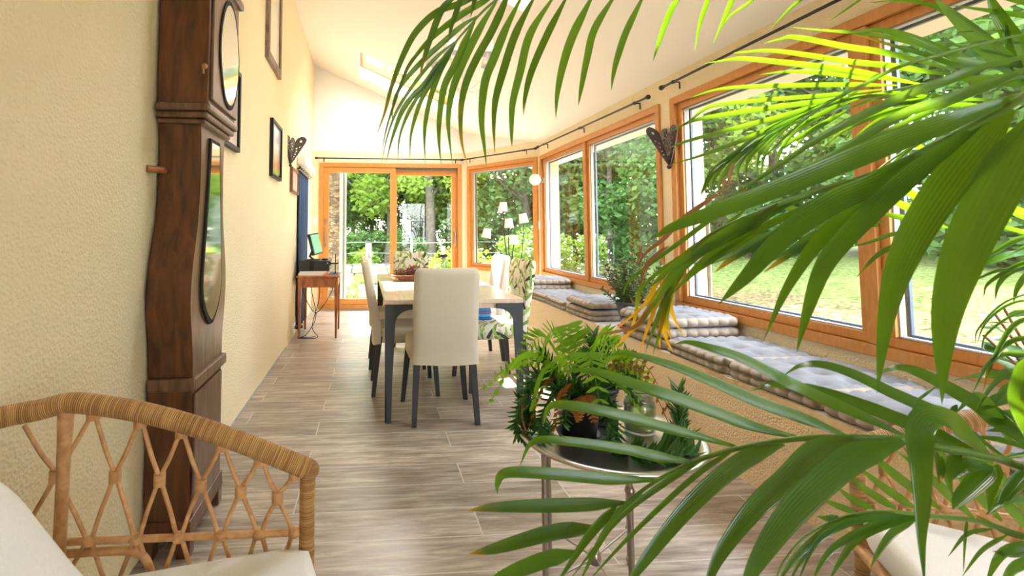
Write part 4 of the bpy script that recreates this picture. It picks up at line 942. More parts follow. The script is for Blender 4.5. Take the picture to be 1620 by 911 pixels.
# ------------------------------------------------------------------ on the table
bw = thing('wooden_dish', 'flared dark wooden dish on the table holding pine cones', 'dish', (.40, 4.35, .75))
bc = V(.42, 4.36, .751)
s = MB()
def sq(h, r, z): return [bc+V(-r, -h, z), bc+V(r, -h, z), bc+V(r, h, z), bc+V(-r, h, z)]
s.hexa(sq(.09, .12, 0), sq(.095, .125, .012))
rs = [(.09, .12, .01), (.14, .19, .052), (.132, .18, .052), (.085, .113, .016)]
vs = []
for h_, r_, z in rs: vs += sq(h_, r_, z)
s.add(vs, [(i*4+j, i*4+(j+1) % 4, i*4+4+(j+1) % 4, i*4+4+j) for i in range(3) for j in range(4)])
part('dish', s, M['bowl'], bw)
def pinecone(c, ax, ln, label):
    q = V(*ax).normalized().to_track_quat('Z', 'Y').to_matrix(); s = MB(); t = thing('pine_cone', label, 'pine cone', c)
    s.tube([c+q@V(0, 0, -.4*ln), c+q@V(0, 0, .45*ln)], [.012, .006], 8); part('core', s, M['cone'], t); s = MB()
    for i in range(70):
        f = i/70; a = i*2.39996; rr = .042*math.sin(math.pi*min(1, .15+f*.85))**.7+.004; z = (-.42+f*.86)*ln
        o_ = V(math.cos(a), math.sin(a), 0); tn = V(-math.sin(a), math.cos(a), 0); up = V(0, 0, 1)
        p = up*z; P = [p+tn*.004, p-tn*.004, p+o_*rr-tn*.009+up*.006, p+o_*(rr+.003)+up*.011, p+o_*rr+tn*.009+up*.006, p+o_*rr*.9+up*-.001]
        P = [c+q@v for v in P]; s.add(P, [(0, 1, 2, 3, 4), (1, 0, 5), (0, 4, 5), (1, 5, 2), (2, 5, 4, 3)], 0)
    part('scales', s, M['cone'], t)
for i, (p, ax, ln, lb) in enumerate((((.31, 4.33, .82), (1, .3, .1), .11, 'brown pine cone at the left in the wooden dish'), ((.43, 4.31, .84), (.9, -.4, .35), .12, 'large brown pine cone standing up in the middle of the dish'), ((.40, 4.43, .825), (.5, 1, .2), .10, 'brown pine cone at the back of the dish'), ((.53, 4.37, .82), (.3, -.9, .3), .10, 'brown pine cone at the right in the dish'))):
    pinecone(V(*p), ax, ln, lb)
dc = thing('glass_decanter', 'clear glass decanter with a dark stopper beside the wooden dish', 'decanter', (.68, 4.25, .75))
s = MB(); s.lathe([(.0, .752), (.075, .752), (.09, .757), (.085, .775), (.05, .82), (.024, .86), (.018, .93), (.022, .945), (.030, .955)], (.68, 4.25, 0), 28); s.lathe([(.072, .756), (.082, .76), (.078, .773), (.046, .816), (.02, .858), (.014, .93)], (.68, 4.25, 0), 28); part('bottle', s, M['jarglass'], dc)
s = MB(); s.ball(V(.68, 4.25, .945), .018, 12); s.lathe([(0, .952), (.03, .958), (.034, .972), (.02, .985), (0, .988)], (.68, 4.25, 0), 16); part('stopper', s, M['metal_dark'], dc)

# ------------------------------------------------------------------ lamps
lm = thing('branching_lamp', 'iron lamp of five curved stems with white fabric shades in the far corner', 'lamp', (1.93, 6.28, .457))
s = MB(); s.lathe([(0, .457), (.12, .457), (.12, .47), (.02, .482), (0, .49)], (1.93, 6.28, 0), 24); part('base', s, M['rod'], lm)
for i, (px, py) in enumerate(((796, 327), (770, 369), (805, 353), (828, 345), (813, 379))):
    p = aY(px, py, 6.28+(.05, -.04, -.05, .0, -.10)[i]); p.x = min(p.x, 2.24); lo = V(1.93+(i-2)*.012, 6.28, .475)
    mdl = lo.lerp(p, .45)+V(.04*((i % 2)*2-1), 0, .05)
    st = MB(); st.tube(crom([lo, mdl, p+V(0, 0, -.045)], 8), .006, 6); o = part('stem', st, M['rod'], lm)
    tl_ = Matrix.Rotation((.05, .2, -.02, -.18, .05)[i], 3, 'Y'); sh = MB()
    sh.lathe([(.062, -.06), (.045, .06)], p, 20, axis=tl_); sh.lathe([(.060, -.06), (.043, .06)], p, 20, axis=tl_)
    part('lamp_shade', sh, M['shade'], lm)
gl = thing('globe_wall_light', 'round white globe wall light between corner window and middle window', 'lamp', (2.24, 6.35, 1.87))
gp = aY(838, 284, 6.25); gp.x = 2.21
s = MB(); s.ball(gp, .075, 24); part('globe', s, M['bulb'], gl)
s = MB(); s.tube([gp+V(.06, .03, 0), gp+V(.13, .06, 0)], .02); s.lathe([(.0, 0), (.04, 0), (.04, .02), (0, .02)], gp+V(.118, .06, 0), 16, axis=Matrix.Rotation(math.pi/2, 3, 'Y')); part('bracket', s, M['nickel'], gl)
# chandelier
cc = V(.83, 4.1, 0); ch = thing('chandelier', 'white wrought-iron chandelier with pleated white shades under the sloping ceiling', 'chandelier', (cc.x, cc.y, 2.4))
ztop = cz(cc.x)
s = MB(); s.lathe([(0, 0), (.055, 0), (.05, -.03), (.01, -.045)], V(cc.x, cc.y, ztop-.01), 16); part('canopy', s, M['white_iron'], ch)
s = MB(); s.tube([V(cc.x, cc.y, ztop-.04), V(cc.x, cc.y, 2.98)], .006)
for a in range(4):
    an = a*math.pi/2+.6; s.tube([V(cc.x, cc.y, 3.0), V(cc.x+.12*math.cos(an), cc.y+.12*math.sin(an), 2.52)], .004, 6)
part('suspension', s, M['white_iron'], ch)
s = MB(); s.tube([V(cc.x, cc.y, 2.40), V(cc.x, cc.y, 2.56)], .012); s.ball(V(cc.x, cc.y, 2.40), .028, 12); s.ball(V(cc.x, cc.y, 2.36), .014, 10); part('hub', s, M['white_iron'], ch)
for a in range(5):
    an = a*2*math.pi/5+.35; d = V(math.cos(an), math.sin(an), 0); s = MB()
    s.tube(crom([V(cc.x, cc.y, 2.42), V(cc.x, cc.y, 2.38)+d*.09, V(cc.x, cc.y, 2.44)+d*.2, V(cc.x, cc.y, 2.56)+d*.26], 6), .005, 6)
    s.tube(crom([V(cc.x, cc.y, 2.53), V(cc.x, cc.y, 2.57)+d*.06, V(cc.x, cc.y, 2.50)+d*.14, V(cc.x, cc.y, 2.44)+d*.11, V(cc.x, cc.y, 2.47)+d*.08], 6), .0035, 6)
    s.lathe([(.004, 0), (.024, .004), (.028, .012)], V(cc.x, cc.y, 2.56)+d*.26, 12)
    ar = part('arm', s, M['white_iron'], ch)
    s = MB(); s.tube([V(cc.x, cc.y, 2.57)+d*.26, V(cc.x, cc.y, 2.64)+d*.26], .011); part('candle', s, M['bulb'], ch)
    s = MB(); q = V(cc.x, cc.y, 2.69)+d*.26; s.lathe([(.068, -.06), (.042, .06)], q, 24); s.lathe([(.066, -.06), (.040, .06)], q, 24); part('lamp_shade', s, M['shade_l'], ch)

# ------------------------------------------------------------------ tufted bench cushions
def cushion_mesh(th, rows, seed, sx=.5, sy=.47):
    r = random.Random(seed); b = MB(); N_ = 264; per = []
    nb = 7
    for i in range(N_):
        s_ = i/N_*4; side = int(s_); f = s_-side
        hx, hy, rc = sx/2, sy/2, .03
        c = [(-hx, -hy), (hx, -hy), (hx, hy), (-hx, hy), (-hx, -hy)]
        x = c[side][0]*(1-f)+c[side+1][0]*f; y = c[side][1]*(1-f)+c[side+1][1]*f
        d = min(f, 1-f)
        k = max(0, 1-d/.07); x *= 1-.035*k*k; y *= 1-.035*k*k
        per.append((x, y, f))
    J = rows*9; rings = []
    for j in range(J+1):
        v = j/J; rr = abs(math.sin(math.pi*rows*v))**.55
        ring = []
        for (x, y, f) in per:
            bb = abs(math.sin(math.pi*nb*f))**.42
            o_ = .024*rr*(.1+.9*bb)-.010*(1-rr)-.006*(1-bb)
            nx = 1 if abs(x)/(sx/2) > abs(y)/(sy/2) else 0
            ux, uy = (math.copysign(1, x), 0) if nx else (0, math.copysign(1, y))
            ring.append(V(x+ux*o_, y+uy*o_, v*th))
        rings.append(ring)
    K = 11
    for k in range(1, K+1):
        q = 1-k/K
        ring = []
        for (x, y, f) in per:
            X_, Y_ = x*q, y*q
            du, dv = X_/(sx/3.2), Y_/(sy/3.2)
            tuft = (abs(math.cos(math.pi*du))*abs(math.cos(math.pi*dv)))
            dim = math.exp(-(((du-round(du*1)/1.)**2+(dv-round(dv*1)/1.)**2)*22))
            edge = 1 if k > 1 else 0
            z = th+.010*edge*(1-abs(2*q-1)**3)+(-.032*dim+.007*noise.noise(V(X_*14+seed, Y_*14, seed)))*edge - .002
            if k == 1: z = th+.012*abs(math.sin(math.pi*nb*f))**.5
            if k == 2: z -= .010
            ring.append(V(X_, Y_, z))
        rings.append(ring)
    vs = [p for g in rings for p in g]
    nr = len(rings)
    mats = []
    for i in range(nr-1):
        b_m = 1 if i < J else 0
        b.add([], [], 0)
        for j in range(N_):
            b.f.append((i*N_+j, i*N_+(j+1) % N_, (i+1)*N_+(j+1) % N_, (i+1)*N_+j)); b.m.append(b_m); b.sm.append(True)
    b.v = vs
    b.f.append(tuple(range(N_-1, -1, -1))); b.m.append(1); b.sm.append(False)
    me = bpy.data.meshes.new('cushion'); me.from_pydata([tuple(p) for p in b.v], [], b.f)
    me.materials.append(M['grey_fab']); me.materials.append(M['taupe_fab'])
    me.polygons.foreach_set('material_index', b.m); me.polygons.foreach_set('use_smooth', b.sm); me.update(); return me
cms = [cushion_mesh(.055, 1, 1), cushion_mesh(.055, 1, 9), cushion_mesh(.08, 2, 4)]
def cush(k, x, y, z, rot, label):
    o = bpy.data.objects.new('bench_cushion', cms[k]); COL.objects.link(o); o.location = (x, y, z); o.rotation_euler.z = math.radians(rot+90*0)
    o['label'] = label; o['category'] = 'cushion'; o['group'] = 'tufted grey cushions on the window bench'
SB = .460
ordn = ('bottom', 'second', 'third', 'top')
for i in range(3): cush(i % 2, 2.065, 5.62+.01*i, SB+.064*i, 1-2*i, 'tufted grey cushion, %s of the farthest stack of three on the bench' % (ordn[i] if i < 2 else 'top'))
cush(2, 2.065, 5.09, SB, 0, 'single tufted grey cushion next to the farthest stack')
cush(2, 2.06, 4.585, SB, -2, 'single tufted grey cushion left of the two-cushion stack by the jade plant')
for i in range(2): cush(2 if i == 0 else 1, 2.055, 4.075, SB+.094*i, 2-3*i, 'tufted grey cushion, %s of the two-cushion stack beside the jade plant' % ('bottom', 'top')[i])
for i in range(3): cush(i % 2, 2.05, 3.11+.008*i, SB+.064*i, (-2, 2, 4)[i], 'tufted grey cushion, %s of the stack of three right of the jade plant' % ('bottom', 'middle', 'top')[i])
cush(2, 2.05, 2.59, SB, -1, 'low tufted grey cushion just right of the stack of three')
cush(2, 2.05, 2.09, SB, 1, 'low tufted grey cushion in front of the window mullion')
cush(2, 2.05, 1.59, SB, -1, 'low tufted grey cushion second from the right frame edge')
cush(2, 2.05, 1.09, SB, 0, 'low tufted grey cushion at the right end behind the palm')

# ------------------------------------------------------------------ leaf blades
def blade(b, pts, widths, fold=.2, nrm=None, m=0, uv=None):
    """ribbon with a raised midrib; pts world, widths per point"""
    k = len(pts); o = len(b.v)
    for i, p in enumerate(pts):
        t = (pts[min(i+1, k-1)]-pts[max(i-1, 0)])
        t = t.normalized() if t.length > 1e-9 else V(0, 0, 1)
        nn = (nrm if nrm is not None else (V(0, 0, H)-p)).normalized()
        sd_ = t.cross(nn); sd_ = sd_.normalized() if sd_.length > 1e-6 else V(1, 0, 0)
        n2 = sd_.cross(t).normalized(); w_ = widths[i]*.5
        b.v += [p-sd_*w_, p+n2*w_*fold*-1, p+sd_*w_]
        if b.uv is not None: b.uv += [(i/(k-1), 0), (i/(k-1), .5), (i/(k-1), 1)]
    for i in range(k-1):
        a = o+3*i
        for q in (0, 1): b.f.append((a+q, a+q+1, a+q+4, a+q+3)); b.m.append(m); b.sm.append(True)
def prof_w(t, w_):
    return w_*min(1, .25+t*4)*(1-max(0, (t-.35)/.65)**1.7)+.0003
def lerpd(d0, d1, t): return d0+(d1-d0)*t
def pleaf(b, px, wpx, d0, d1, m=0, tw=0, n=6, fold=.3):
    q = [V(x, y, 0) for x, y in px]; c = crom(q, n); k = len(c); pts = []; ws = []
    for i, p in enumerate(c):
        t = i/(k-1); d = lerpd(d0, d1, t); P = aY(p.x, p.y, d); pts.append(P); ws.append(prof_w(t, wpx*d/F_*1.0))
    mid_ = pts[k//2]; nn = ((V(0, 0, H)-mid_).normalized()+V(0, 0, .3))
    if tw:
        nn = ((V(0, 0, H)-mid_).normalized()+V(tw*.5, 0, tw*2.2)); ws = [q_*1.45 for q_ in ws]
    blade(b, pts, ws, fold, nn, m)
def prach(b, px, d, r0, r1, m=2):
    c = crom([V(x, y, dd) for (x, y), dd in zip(px, d)], 8); k = len(c)
    pts = [aY(p.x, p.y, p.z) for p in c]
    o = len(b.v); b.tube(pts, [r0+(r1-r0)*i/(k-1) for i in range(k)], 7, m)
    b.uv += [(.0, .5)]*(len(b.v)-o)
# ------------------------------------------------------------------ the areca palm
PALM = V(1.75, -.05, 0)
pm = thing('areca_palm', 'large green areca palm arching over the right side in the foreground', 'palm', (PALM.x, PALM.y, 0))
s = MB(); s.lathe([(0, 0), (.17, 0), (.21, .36), (.225, .36), (.225, .39), (.20, .39), (.195, .35)], (PALM.x, PALM.y, 0), 28); part('pot', s, M['potgrey'], pm)
s = MB(); s.lathe([(.196, .35), (0, .355)], (PALM.x, PALM.y, 0), 28); part('soil', s, M['soil'], pm)
MATS = [M['palm'], M['palm_y'], M['rachis'], M['palm_dry'], M['palm_yy']]
def stalk(b, end, r=.009):
    """rest of the frond's stalk, from the pot to the point `end`"""
    st_ = PALM+V(random.uniform(-.08, .08), random.uniform(-.05, .08), .36); e = Vector(end)
    mid_ = V(st_.x*.75+e.x*.25, st_.y*.7+e.y*.3, max(e.z, .8)*.75+.2)
    o = len(b.v); b.tube(crom([st_, mid_, e], 8), [r*1.5]*8+[r*1.2]*8+[r], 8, 2); b.uv += [(0, .5)]*(len(b.v)-o)
def frond(leaves, rach, rd, r0=.004, r1=.0015, stalk_to=True, label=None):
    b = MB(); b.uv = []
    for L_ in leaves:
        px, wd, d0, d1 = L_[:4]; m = L_[4] if len(L_) > 4 else 0; tw = L_[5] if len(L_) > 5 else 0
        pleaf(b, px, wd, d0, d1, m, tw)
    prach(b, rach, rd, r0, r1)
    if stalk_to: stalk(b, aY(rach[0][0], rach[0][1], rd[0]))
    return part('frond', b, MATS, pm, label)
A = lambda *q: [(590+x/6.75, y/6.75) for x, y in q]
def AB(a, b_): return [(590+x/6.75, y/6.75) for x, y in a]+[(590+x/6.75, 120+y/6.75) for x, y in b_]
CC = lambda *q: [(790+x/4.9, y/4.9) for x, y in q]
# F1: hanging frond at the top
z1, z2 = 1.0, .98
F1 = [
 (AB([(1320, 15), (1170, 250), (1030, 520), (930, 740)], [(850, 150), (805, 420), (812, 640), (850, 950)]), 13, z1, z2),
 (AB([(1090, 220), (990, 430), (880, 680)], [(760, 120), (710, 450), (705, 700), (730, 960)]), 12, z1, z2),
 (AB([(900, 430), (800, 600), (700, 800)], [(610, 250), (560, 500), (550, 700), (560, 950)]), 9, z1, z2),
 (AB([(870, 480), (760, 680), (640, 850)], [(520, 250), (440, 480), (400, 680), (398, 930)]), 8, z1, z2),
 (AB([(780, 570), (690, 700), (560, 890)], [(420, 220), (310, 380), (240, 560), (190, 720), (140, 930)]), 9, z1, z2),
 (AB([(740, 650), (620, 830)], [(430, 300), (340, 480), (280, 680), (266, 940)]), 6, z1, z2),
 (CC((60, -60), (0, 70))[:1]+AB([(1405, 30), (1270, 330), (1120, 600)], [(1010, 30), (950, 260), (935, 480), (950, 720), (1010, 960)]), 13, z1, z2, 1),
 (AB([(1590, -40), (1420, 300), (1300, 600)], [(1205, 30), (1165, 300), (1162, 520), (1190, 760), (1215, 980)]), 14, z1, z2),
 (CC((280, -40), (130, 250), (30, 550))+[(590+1310/6.75, 120+250/6.75), (590+1290/6.75, 120+520/6.75), (783, 245)], 13, z1, z2, 1),
 (CC((430, -40), (240, 260), (160, 560))+[(590+1490/6.75, 120+300/6.75), (590+1480/6.75, 120+600/6.75), (810, 232)], 13, z1, z2),
 (CC((530, -40), (370, 270), (250, 550), (200, 750), (185, 900)), 12, z1, z2, 1),
 (CC((730, -50), (580, 250), (500, 480), (450, 720), (436, 930)), 14, z1, z2),
 (CC((910, -60), (740, 220), (680, 450), (635, 680), (612, 820)), 12, z1, z2),
 (CC((1130, -60), (990, 230), (920, 430), (885, 570), (868, 700)), 11, z1, z2),
 ([(786, -25), (735, 3), (693, 18), (660, 48), (639, 85), (620, 135), (608, 180), (594, 217)], 11, z1, z2, 1),
 ([(725, -10), (700, 14), (683, 55), (671, 92), (663, 125)], 11, z1-.02, z2, 1),
 ([(731, -10), (723, 15), (714, 42), (709, 68)], 9, z1-.02, z2, 1),
 ([(753, -12), (749, 8), (744, 28)], 7, z1-.02, z2, 1),
 ([(800, -25), (768, 0), (735, 20), (703, 43), (675, 68), (650, 100), (630, 140)], 11, z1+.02, z2),
 ([(758, 24), (732, 40), (703, 65), (673, 92), (649, 117), (632, 140), (622, 165), (620, 200)], 9, z1, z2),
 ([(722, 64), (694, 87), (670, 113), (650, 140), (628, 175), (613, 215), (603, 262)], 6, z1, z2),
 ([(672, 72), (652, 95), (640, 118), (625, 160), (611, 205), (603, 250)], 5, z1, z2, 1)]
frond(F1, [(1130, -170), (1000, -120), (880, -62), (784, 1), (744, 40), (706, 84), (676, 122), (655, 150)], [.62, .8, .95, 1.0, 1.0, 1.0, 1.0, 1.0], .0045, .0009)
# F1b: lit tips entering from the top
F1b = [(CC((1420, -60), (1340, 60), (1280, 200), (1230, 350), (1190, 475)), 10, 1.45, 1.45), ([(1126, -25), (1118, 5), (1107, 38), (1099, 82)], 8, 1.45, 1.45),
       ([(1168, -30), (1156, 5), (1144, 33), (1128, 70)], 9, 1.45, 1.45), ([(1215, -25), (1185, 4), (1157, 24), (1141, 44)], 6, 1.45, 1.45),
       ([(1300, -25), (1266, 0), (1244, 19), (1217, 49)], 6, 1.45, 1.45), ([(1375, -10), (1340, 14), (1311, 34)], 4, 1.45, 1.45)]
frond(F1b, [(1500, -80), (1350, -70), (1200, -55), (1100, -45)], [1.2, 1.45, 1.45, 1.45], .004, .001)
# F2: the frond across the bottom centre
d0, d1 = .80, .86
F2 = [
 ([(1432, 690), (1368, 659), (1269, 615), (1225, 592), (1173, 566), (1121, 549), (1087, 541), (1066, 545)], 19, .76, .86),
 ([(1343, 691), (1280, 665), (1208, 639), (1139, 609), (1069, 580), (1000, 560), (962, 562)], 19, .78, .9),
 ([(1262, 692), (1191, 674), (1121, 648), (1052, 623), (1000, 606), (953, 590), (915, 585), (889, 589)], 20, .80, .9),
 ([(1167, 707), (1061, 678), (959, 651), (891, 640), (868, 645), (859, 673)], 17, .82, .88),
 ([(1099, 731), (1040, 722), (993, 711), (891, 697), (843, 699), (822, 737)], 17, .84, .88),
 ([(1041, 759), (959, 757), (857, 748), (800, 748), (787, 765), (787, 782)], 18, .86, .88),
 ([(990, 795), (891, 799), (788, 802), (737, 808)], 20, .88, .88, 1),
 ([(945, 834), (874, 842), (788, 866), (740, 877)], 22, .90, .9, 1),
 ([(911, 873), (857, 887), (790, 915), (760, 940)], 22, .92, .92),
 ([(1352, 693), (1294, 711), (1245, 758), (1193, 805), (1135, 885), (1110, 960)], 34, .74, .66),
 ([(1430, 697), (1347, 726), (1262, 800), (1200, 885), (1165, 960)], 42, .72, .62),
 ([(1239, 701), (1173, 730), (1096, 795), (1019, 888), (985, 940)], 26, .80, .72),
 ([(1166, 708), (1096, 756), (1000, 845), (925, 925)], 8, .82, .8), ([(1110, 728), (1050, 765), (980, 820), (895, 925)], 9, .84, .82),
 ([(975, 800), (930, 850), (880, 925)], 13, .88, .86), ([(1015, 780), (960, 838), (915, 925)], 11, .87, .86),
 # upper, glossy side
 ([(1540, 712), (1491, 691), (1437, 669), (1368, 642), (1294, 618), (1225, 608), (1188, 618)], 24, .72, .86, 0, .5),
 ([(1590, 724), (1511, 666), (1459, 642), (1407, 619), (1356, 594), (1304, 577), (1267, 578), (1239, 594)], 23, .70, .86, 0, .6),
 ([(1640, 715), (1589, 672), (1563, 650), (1511, 619), (1459, 591), (1420, 581), (1381, 594)], 28, .68, .84, 0, .6),
 ([(1660, 600), (1563, 592), (1506, 602)], 16, .7, .8, 0, .6),
 ([(1566, 722), (1529, 686), (1503, 664), (1475, 657), (1458, 672), (1455, 700), (1457, 740), (1459, 797), (1458, 853), (1463, 930)], 40, .70, .60)]
frond(F2, [(1740, 765), (1620, 738), (1571, 723), (1479, 705), (1435, 695), (1343, 692), (1260, 694), (1167, 709), (1099, 730), (1041, 759), (990, 796), (945, 836), (911, 873), (880, 925)],
      [.55, .66, .68, .71, .73, .75, .77, .81, .84, .86, .88, .90, .92, .93], .0068, .002)
# F3: big dark frond close to the camera
F3 = [
 ([(1640, 142), (1513, 188), (1427, 219), (1340, 254), (1233, 297), (1129, 335), (1060, 361), (1035, 378)], 40, .48, .62),
 ([(1480, 231), (1400, 283), (1320, 318), (1242, 372), (1178, 440), (1137, 481)], 42, .53, .62),
 ([(1340, 285), (1233, 325), (1150, 368), (1095, 410), (1055, 452), (1011, 520)], 17, .58, .72),
 ([(1300, 315), (1215, 356), (1164, 387), (1103, 428), (1085, 447)], 12, .60, .68),
 ([(1600, 172), (1548, 228), (1492, 300), (1436, 393), (1405, 487), (1387, 624)], 54, .49, .60),
 ([(1650, 170), (1592, 270), (1535, 378), (1497, 500), (1490, 640)], 66, .46, .58),
 ([(1560, 190), (1480, 245), (1406, 300), (1309, 367), (1249, 449), (1208, 538)], 30, .51, .62),
 ([(1530, 205), (1450, 270), (1376, 337), (1309, 412), (1279, 487), (1260, 558)], 34, .50, .60),
 ([(1260, 310), (1190, 355), (1120, 392), (1070, 420), (1020, 460)], 15, .6, .7), ([(1230, 322), (1170, 375), (1110, 415), (1060, 470)], 16, .6, .7)]
F3_R = ([(1790, 60), (1640, 142), (1583, 176), (1480, 229), (1392, 270), (1330, 292), (1240, 320), (1160, 352), (1110, 380), (1095, 400)], [.42, .47, .49, .53, .56, .58, .60, .64, .68, .7])
# F3 tip: drooping yellowing leaflets
J = lambda *q: [(940+x/5.764, 400+y/5.764) for x, y in q]
F3t = [(J((1100, -200), (900, 0), (650, 280), (520, 600), (405, 920)), 10, .72, .8, 4), (J((1000, -130), (850, 0), (600, 230), (450, 480), (120, 755)), 9, .72, .85, 4),
       (J((1000, -100), (880, 20), (620, 330), (450, 590), (330, 720), (178, 880)), 11, .72, .85, 4), (J((1000, -60), (880, 60), (740, 250), (690, 420), (730, 600), (832, 775)), 10, .72, .8, 4),
       (J((880, 60), (740, 260), (640, 450), (560, 640), (465, 910)), 10, .72, .8), (J((840, 100), (700, 300), (632, 560), (650, 760), (725, 915)), 10, .72, .8, 4),
       (J((820, 140), (690, 330), (640, 520), (590, 750), (535, 920)), 8, .72, .8), (J((760, 230), (660, 470), (600, 700), (600, 885)), 7, .72, .8, 4),
       (J((680, -60), (590, 0), (480, 110), (430, 250), (430, 335)), 6, .74, .84, 3), (J((470, 250), (410, 360), (370, 600), (305, 745)), 6, .8, .85, 4),
       (J((560, 420), (400, 650), (250, 710), (20, 745)), 6, .78, .85, 3), (J((430, -60), (415, 20), (380, 130)), 4, .8, .8, 3), (J((700, 350), (660, 600), (702, 790)), 7, .74, .8, 4),
       ([(1145, 300), (1103, 329), (1077, 349), (1050, 378), (1020, 402), (1008, 425)], 8, .74, .84, 3), ([(1185, 290), (1174, 305), (1168, 320)], 6, .74, .8, 3),
       ([(1165, 318), (1120, 350), (1080, 380), (1000, 440), (985, 470)], 8, .74, .85), ([(1180, 330), (1130, 372), (1085, 402), (1030, 440), (1000, 480)], 9, .74, .85),
       ([(1160, 258), (1155, 275), (1153, 303)], 5, .9, .9, 3), ([(1146, 280), (1143, 302)], 5, .9, .9, 3)]
frond(F3+F3t, F3_R[0], F3_R[1], .005, .0015)
# F4: bright sunlit frond
Hh = lambda *q: [(1060+x/5.764, 150+y/5.764) for x, y in q]
f = 1.1
F4 = [([(1520, 121), (1460, 112), (1409, 104), (1340, 97), (1270, 86), (1216, 80), (1171, 83), (1160, 84)], 11, f, f), ([(1520, 114), (1409, 85), (1340, 74), (1260, 59), (1235, 62), (1207, 69)], 11, f, f),
      ([(1460, 134), (1392, 121), (1340, 111), (1268, 102), (1181, 93), (1150, 95), (1112, 101)], 12, f, f), ([(1540, 98), (1470, 75), (1400, 58), (1345, 51), (1303, 48), (1252, 43)], 8, f, f),
      ([(1420, 135), (1340, 134), (1216, 136), (1138, 141), (1086, 157)], 9, f, f), ([(1400, 148), (1317, 158), (1216, 171), (1124, 185), (1091, 193), (1060, 209)], 10, f, f),
      ([(1400, 141), (1303, 151), (1199, 159), (1126, 168), (1095, 188), (1072, 205)], 8, f, f), ([(1340, 159), (1284, 171), (1233, 185), (1147, 207), (1081, 225), (1058, 235)], 10, f, f),
      ([(1300, 169), (1242, 192), (1181, 219), (1112, 245), (1058, 261)], 9, f, f), ([(1383, 128), (1330, 118), (1255, 113), (1200, 118)], 9, f, f),
      (Hh((700, 470), (400, 700), (310, 850), (280, 920)), 7, f, f), (Hh((780, 440), (560, 560), (400, 760), (368, 930)), 9, f, f), (Hh((850, 400), (700, 480), (480, 740), (433, 920)), 9, f, f),
      (Hh((950, 350), (800, 430), (625, 650), (635, 865)), 8, f, f), (Hh((1000, 310), (900, 380), (710, 600), (690, 825)), 8, f, f), (Hh((1120, 240), (1000, 320), (825, 520), (790, 765)), 8, f, f),
      (Hh((1200, 210), (1100, 260), (900, 460), (820, 750)), 9, f, f), (Hh((1380, 200), (1250, 260), (1050, 430), (955, 710)), 9, f, f), (Hh((1450, 240), (1350, 290), (1200, 400), (1128, 525)), 7, f, f),
      (Hh((1614, 140), (1350, 290), (1040, 470), (950, 620)), 9, f, f), (Hh((1700, 20), (1300, 215), (1000, 420)), 9, f, f), (Hh((1480, 40), (1200, 150), (900, 300), (600, 530), (380, 700), (280, 920)), 8, f, f, 0, .7),
      (Hh((1750, -20), (1500, 60), (1200, 190), (900, 350), (700, 520), (520, 700)), 7, f, f, 0, .7)]
frond(F4, [(1700, 90), (1600, 118), (1540, 122), (1470, 132), (1400, 146), (1340, 158), (1280, 178), (1220, 215), (1180, 245), (1150, 280)], [1.0, 1.15, f, f, f, f, f, f, f, f], .005, .001)
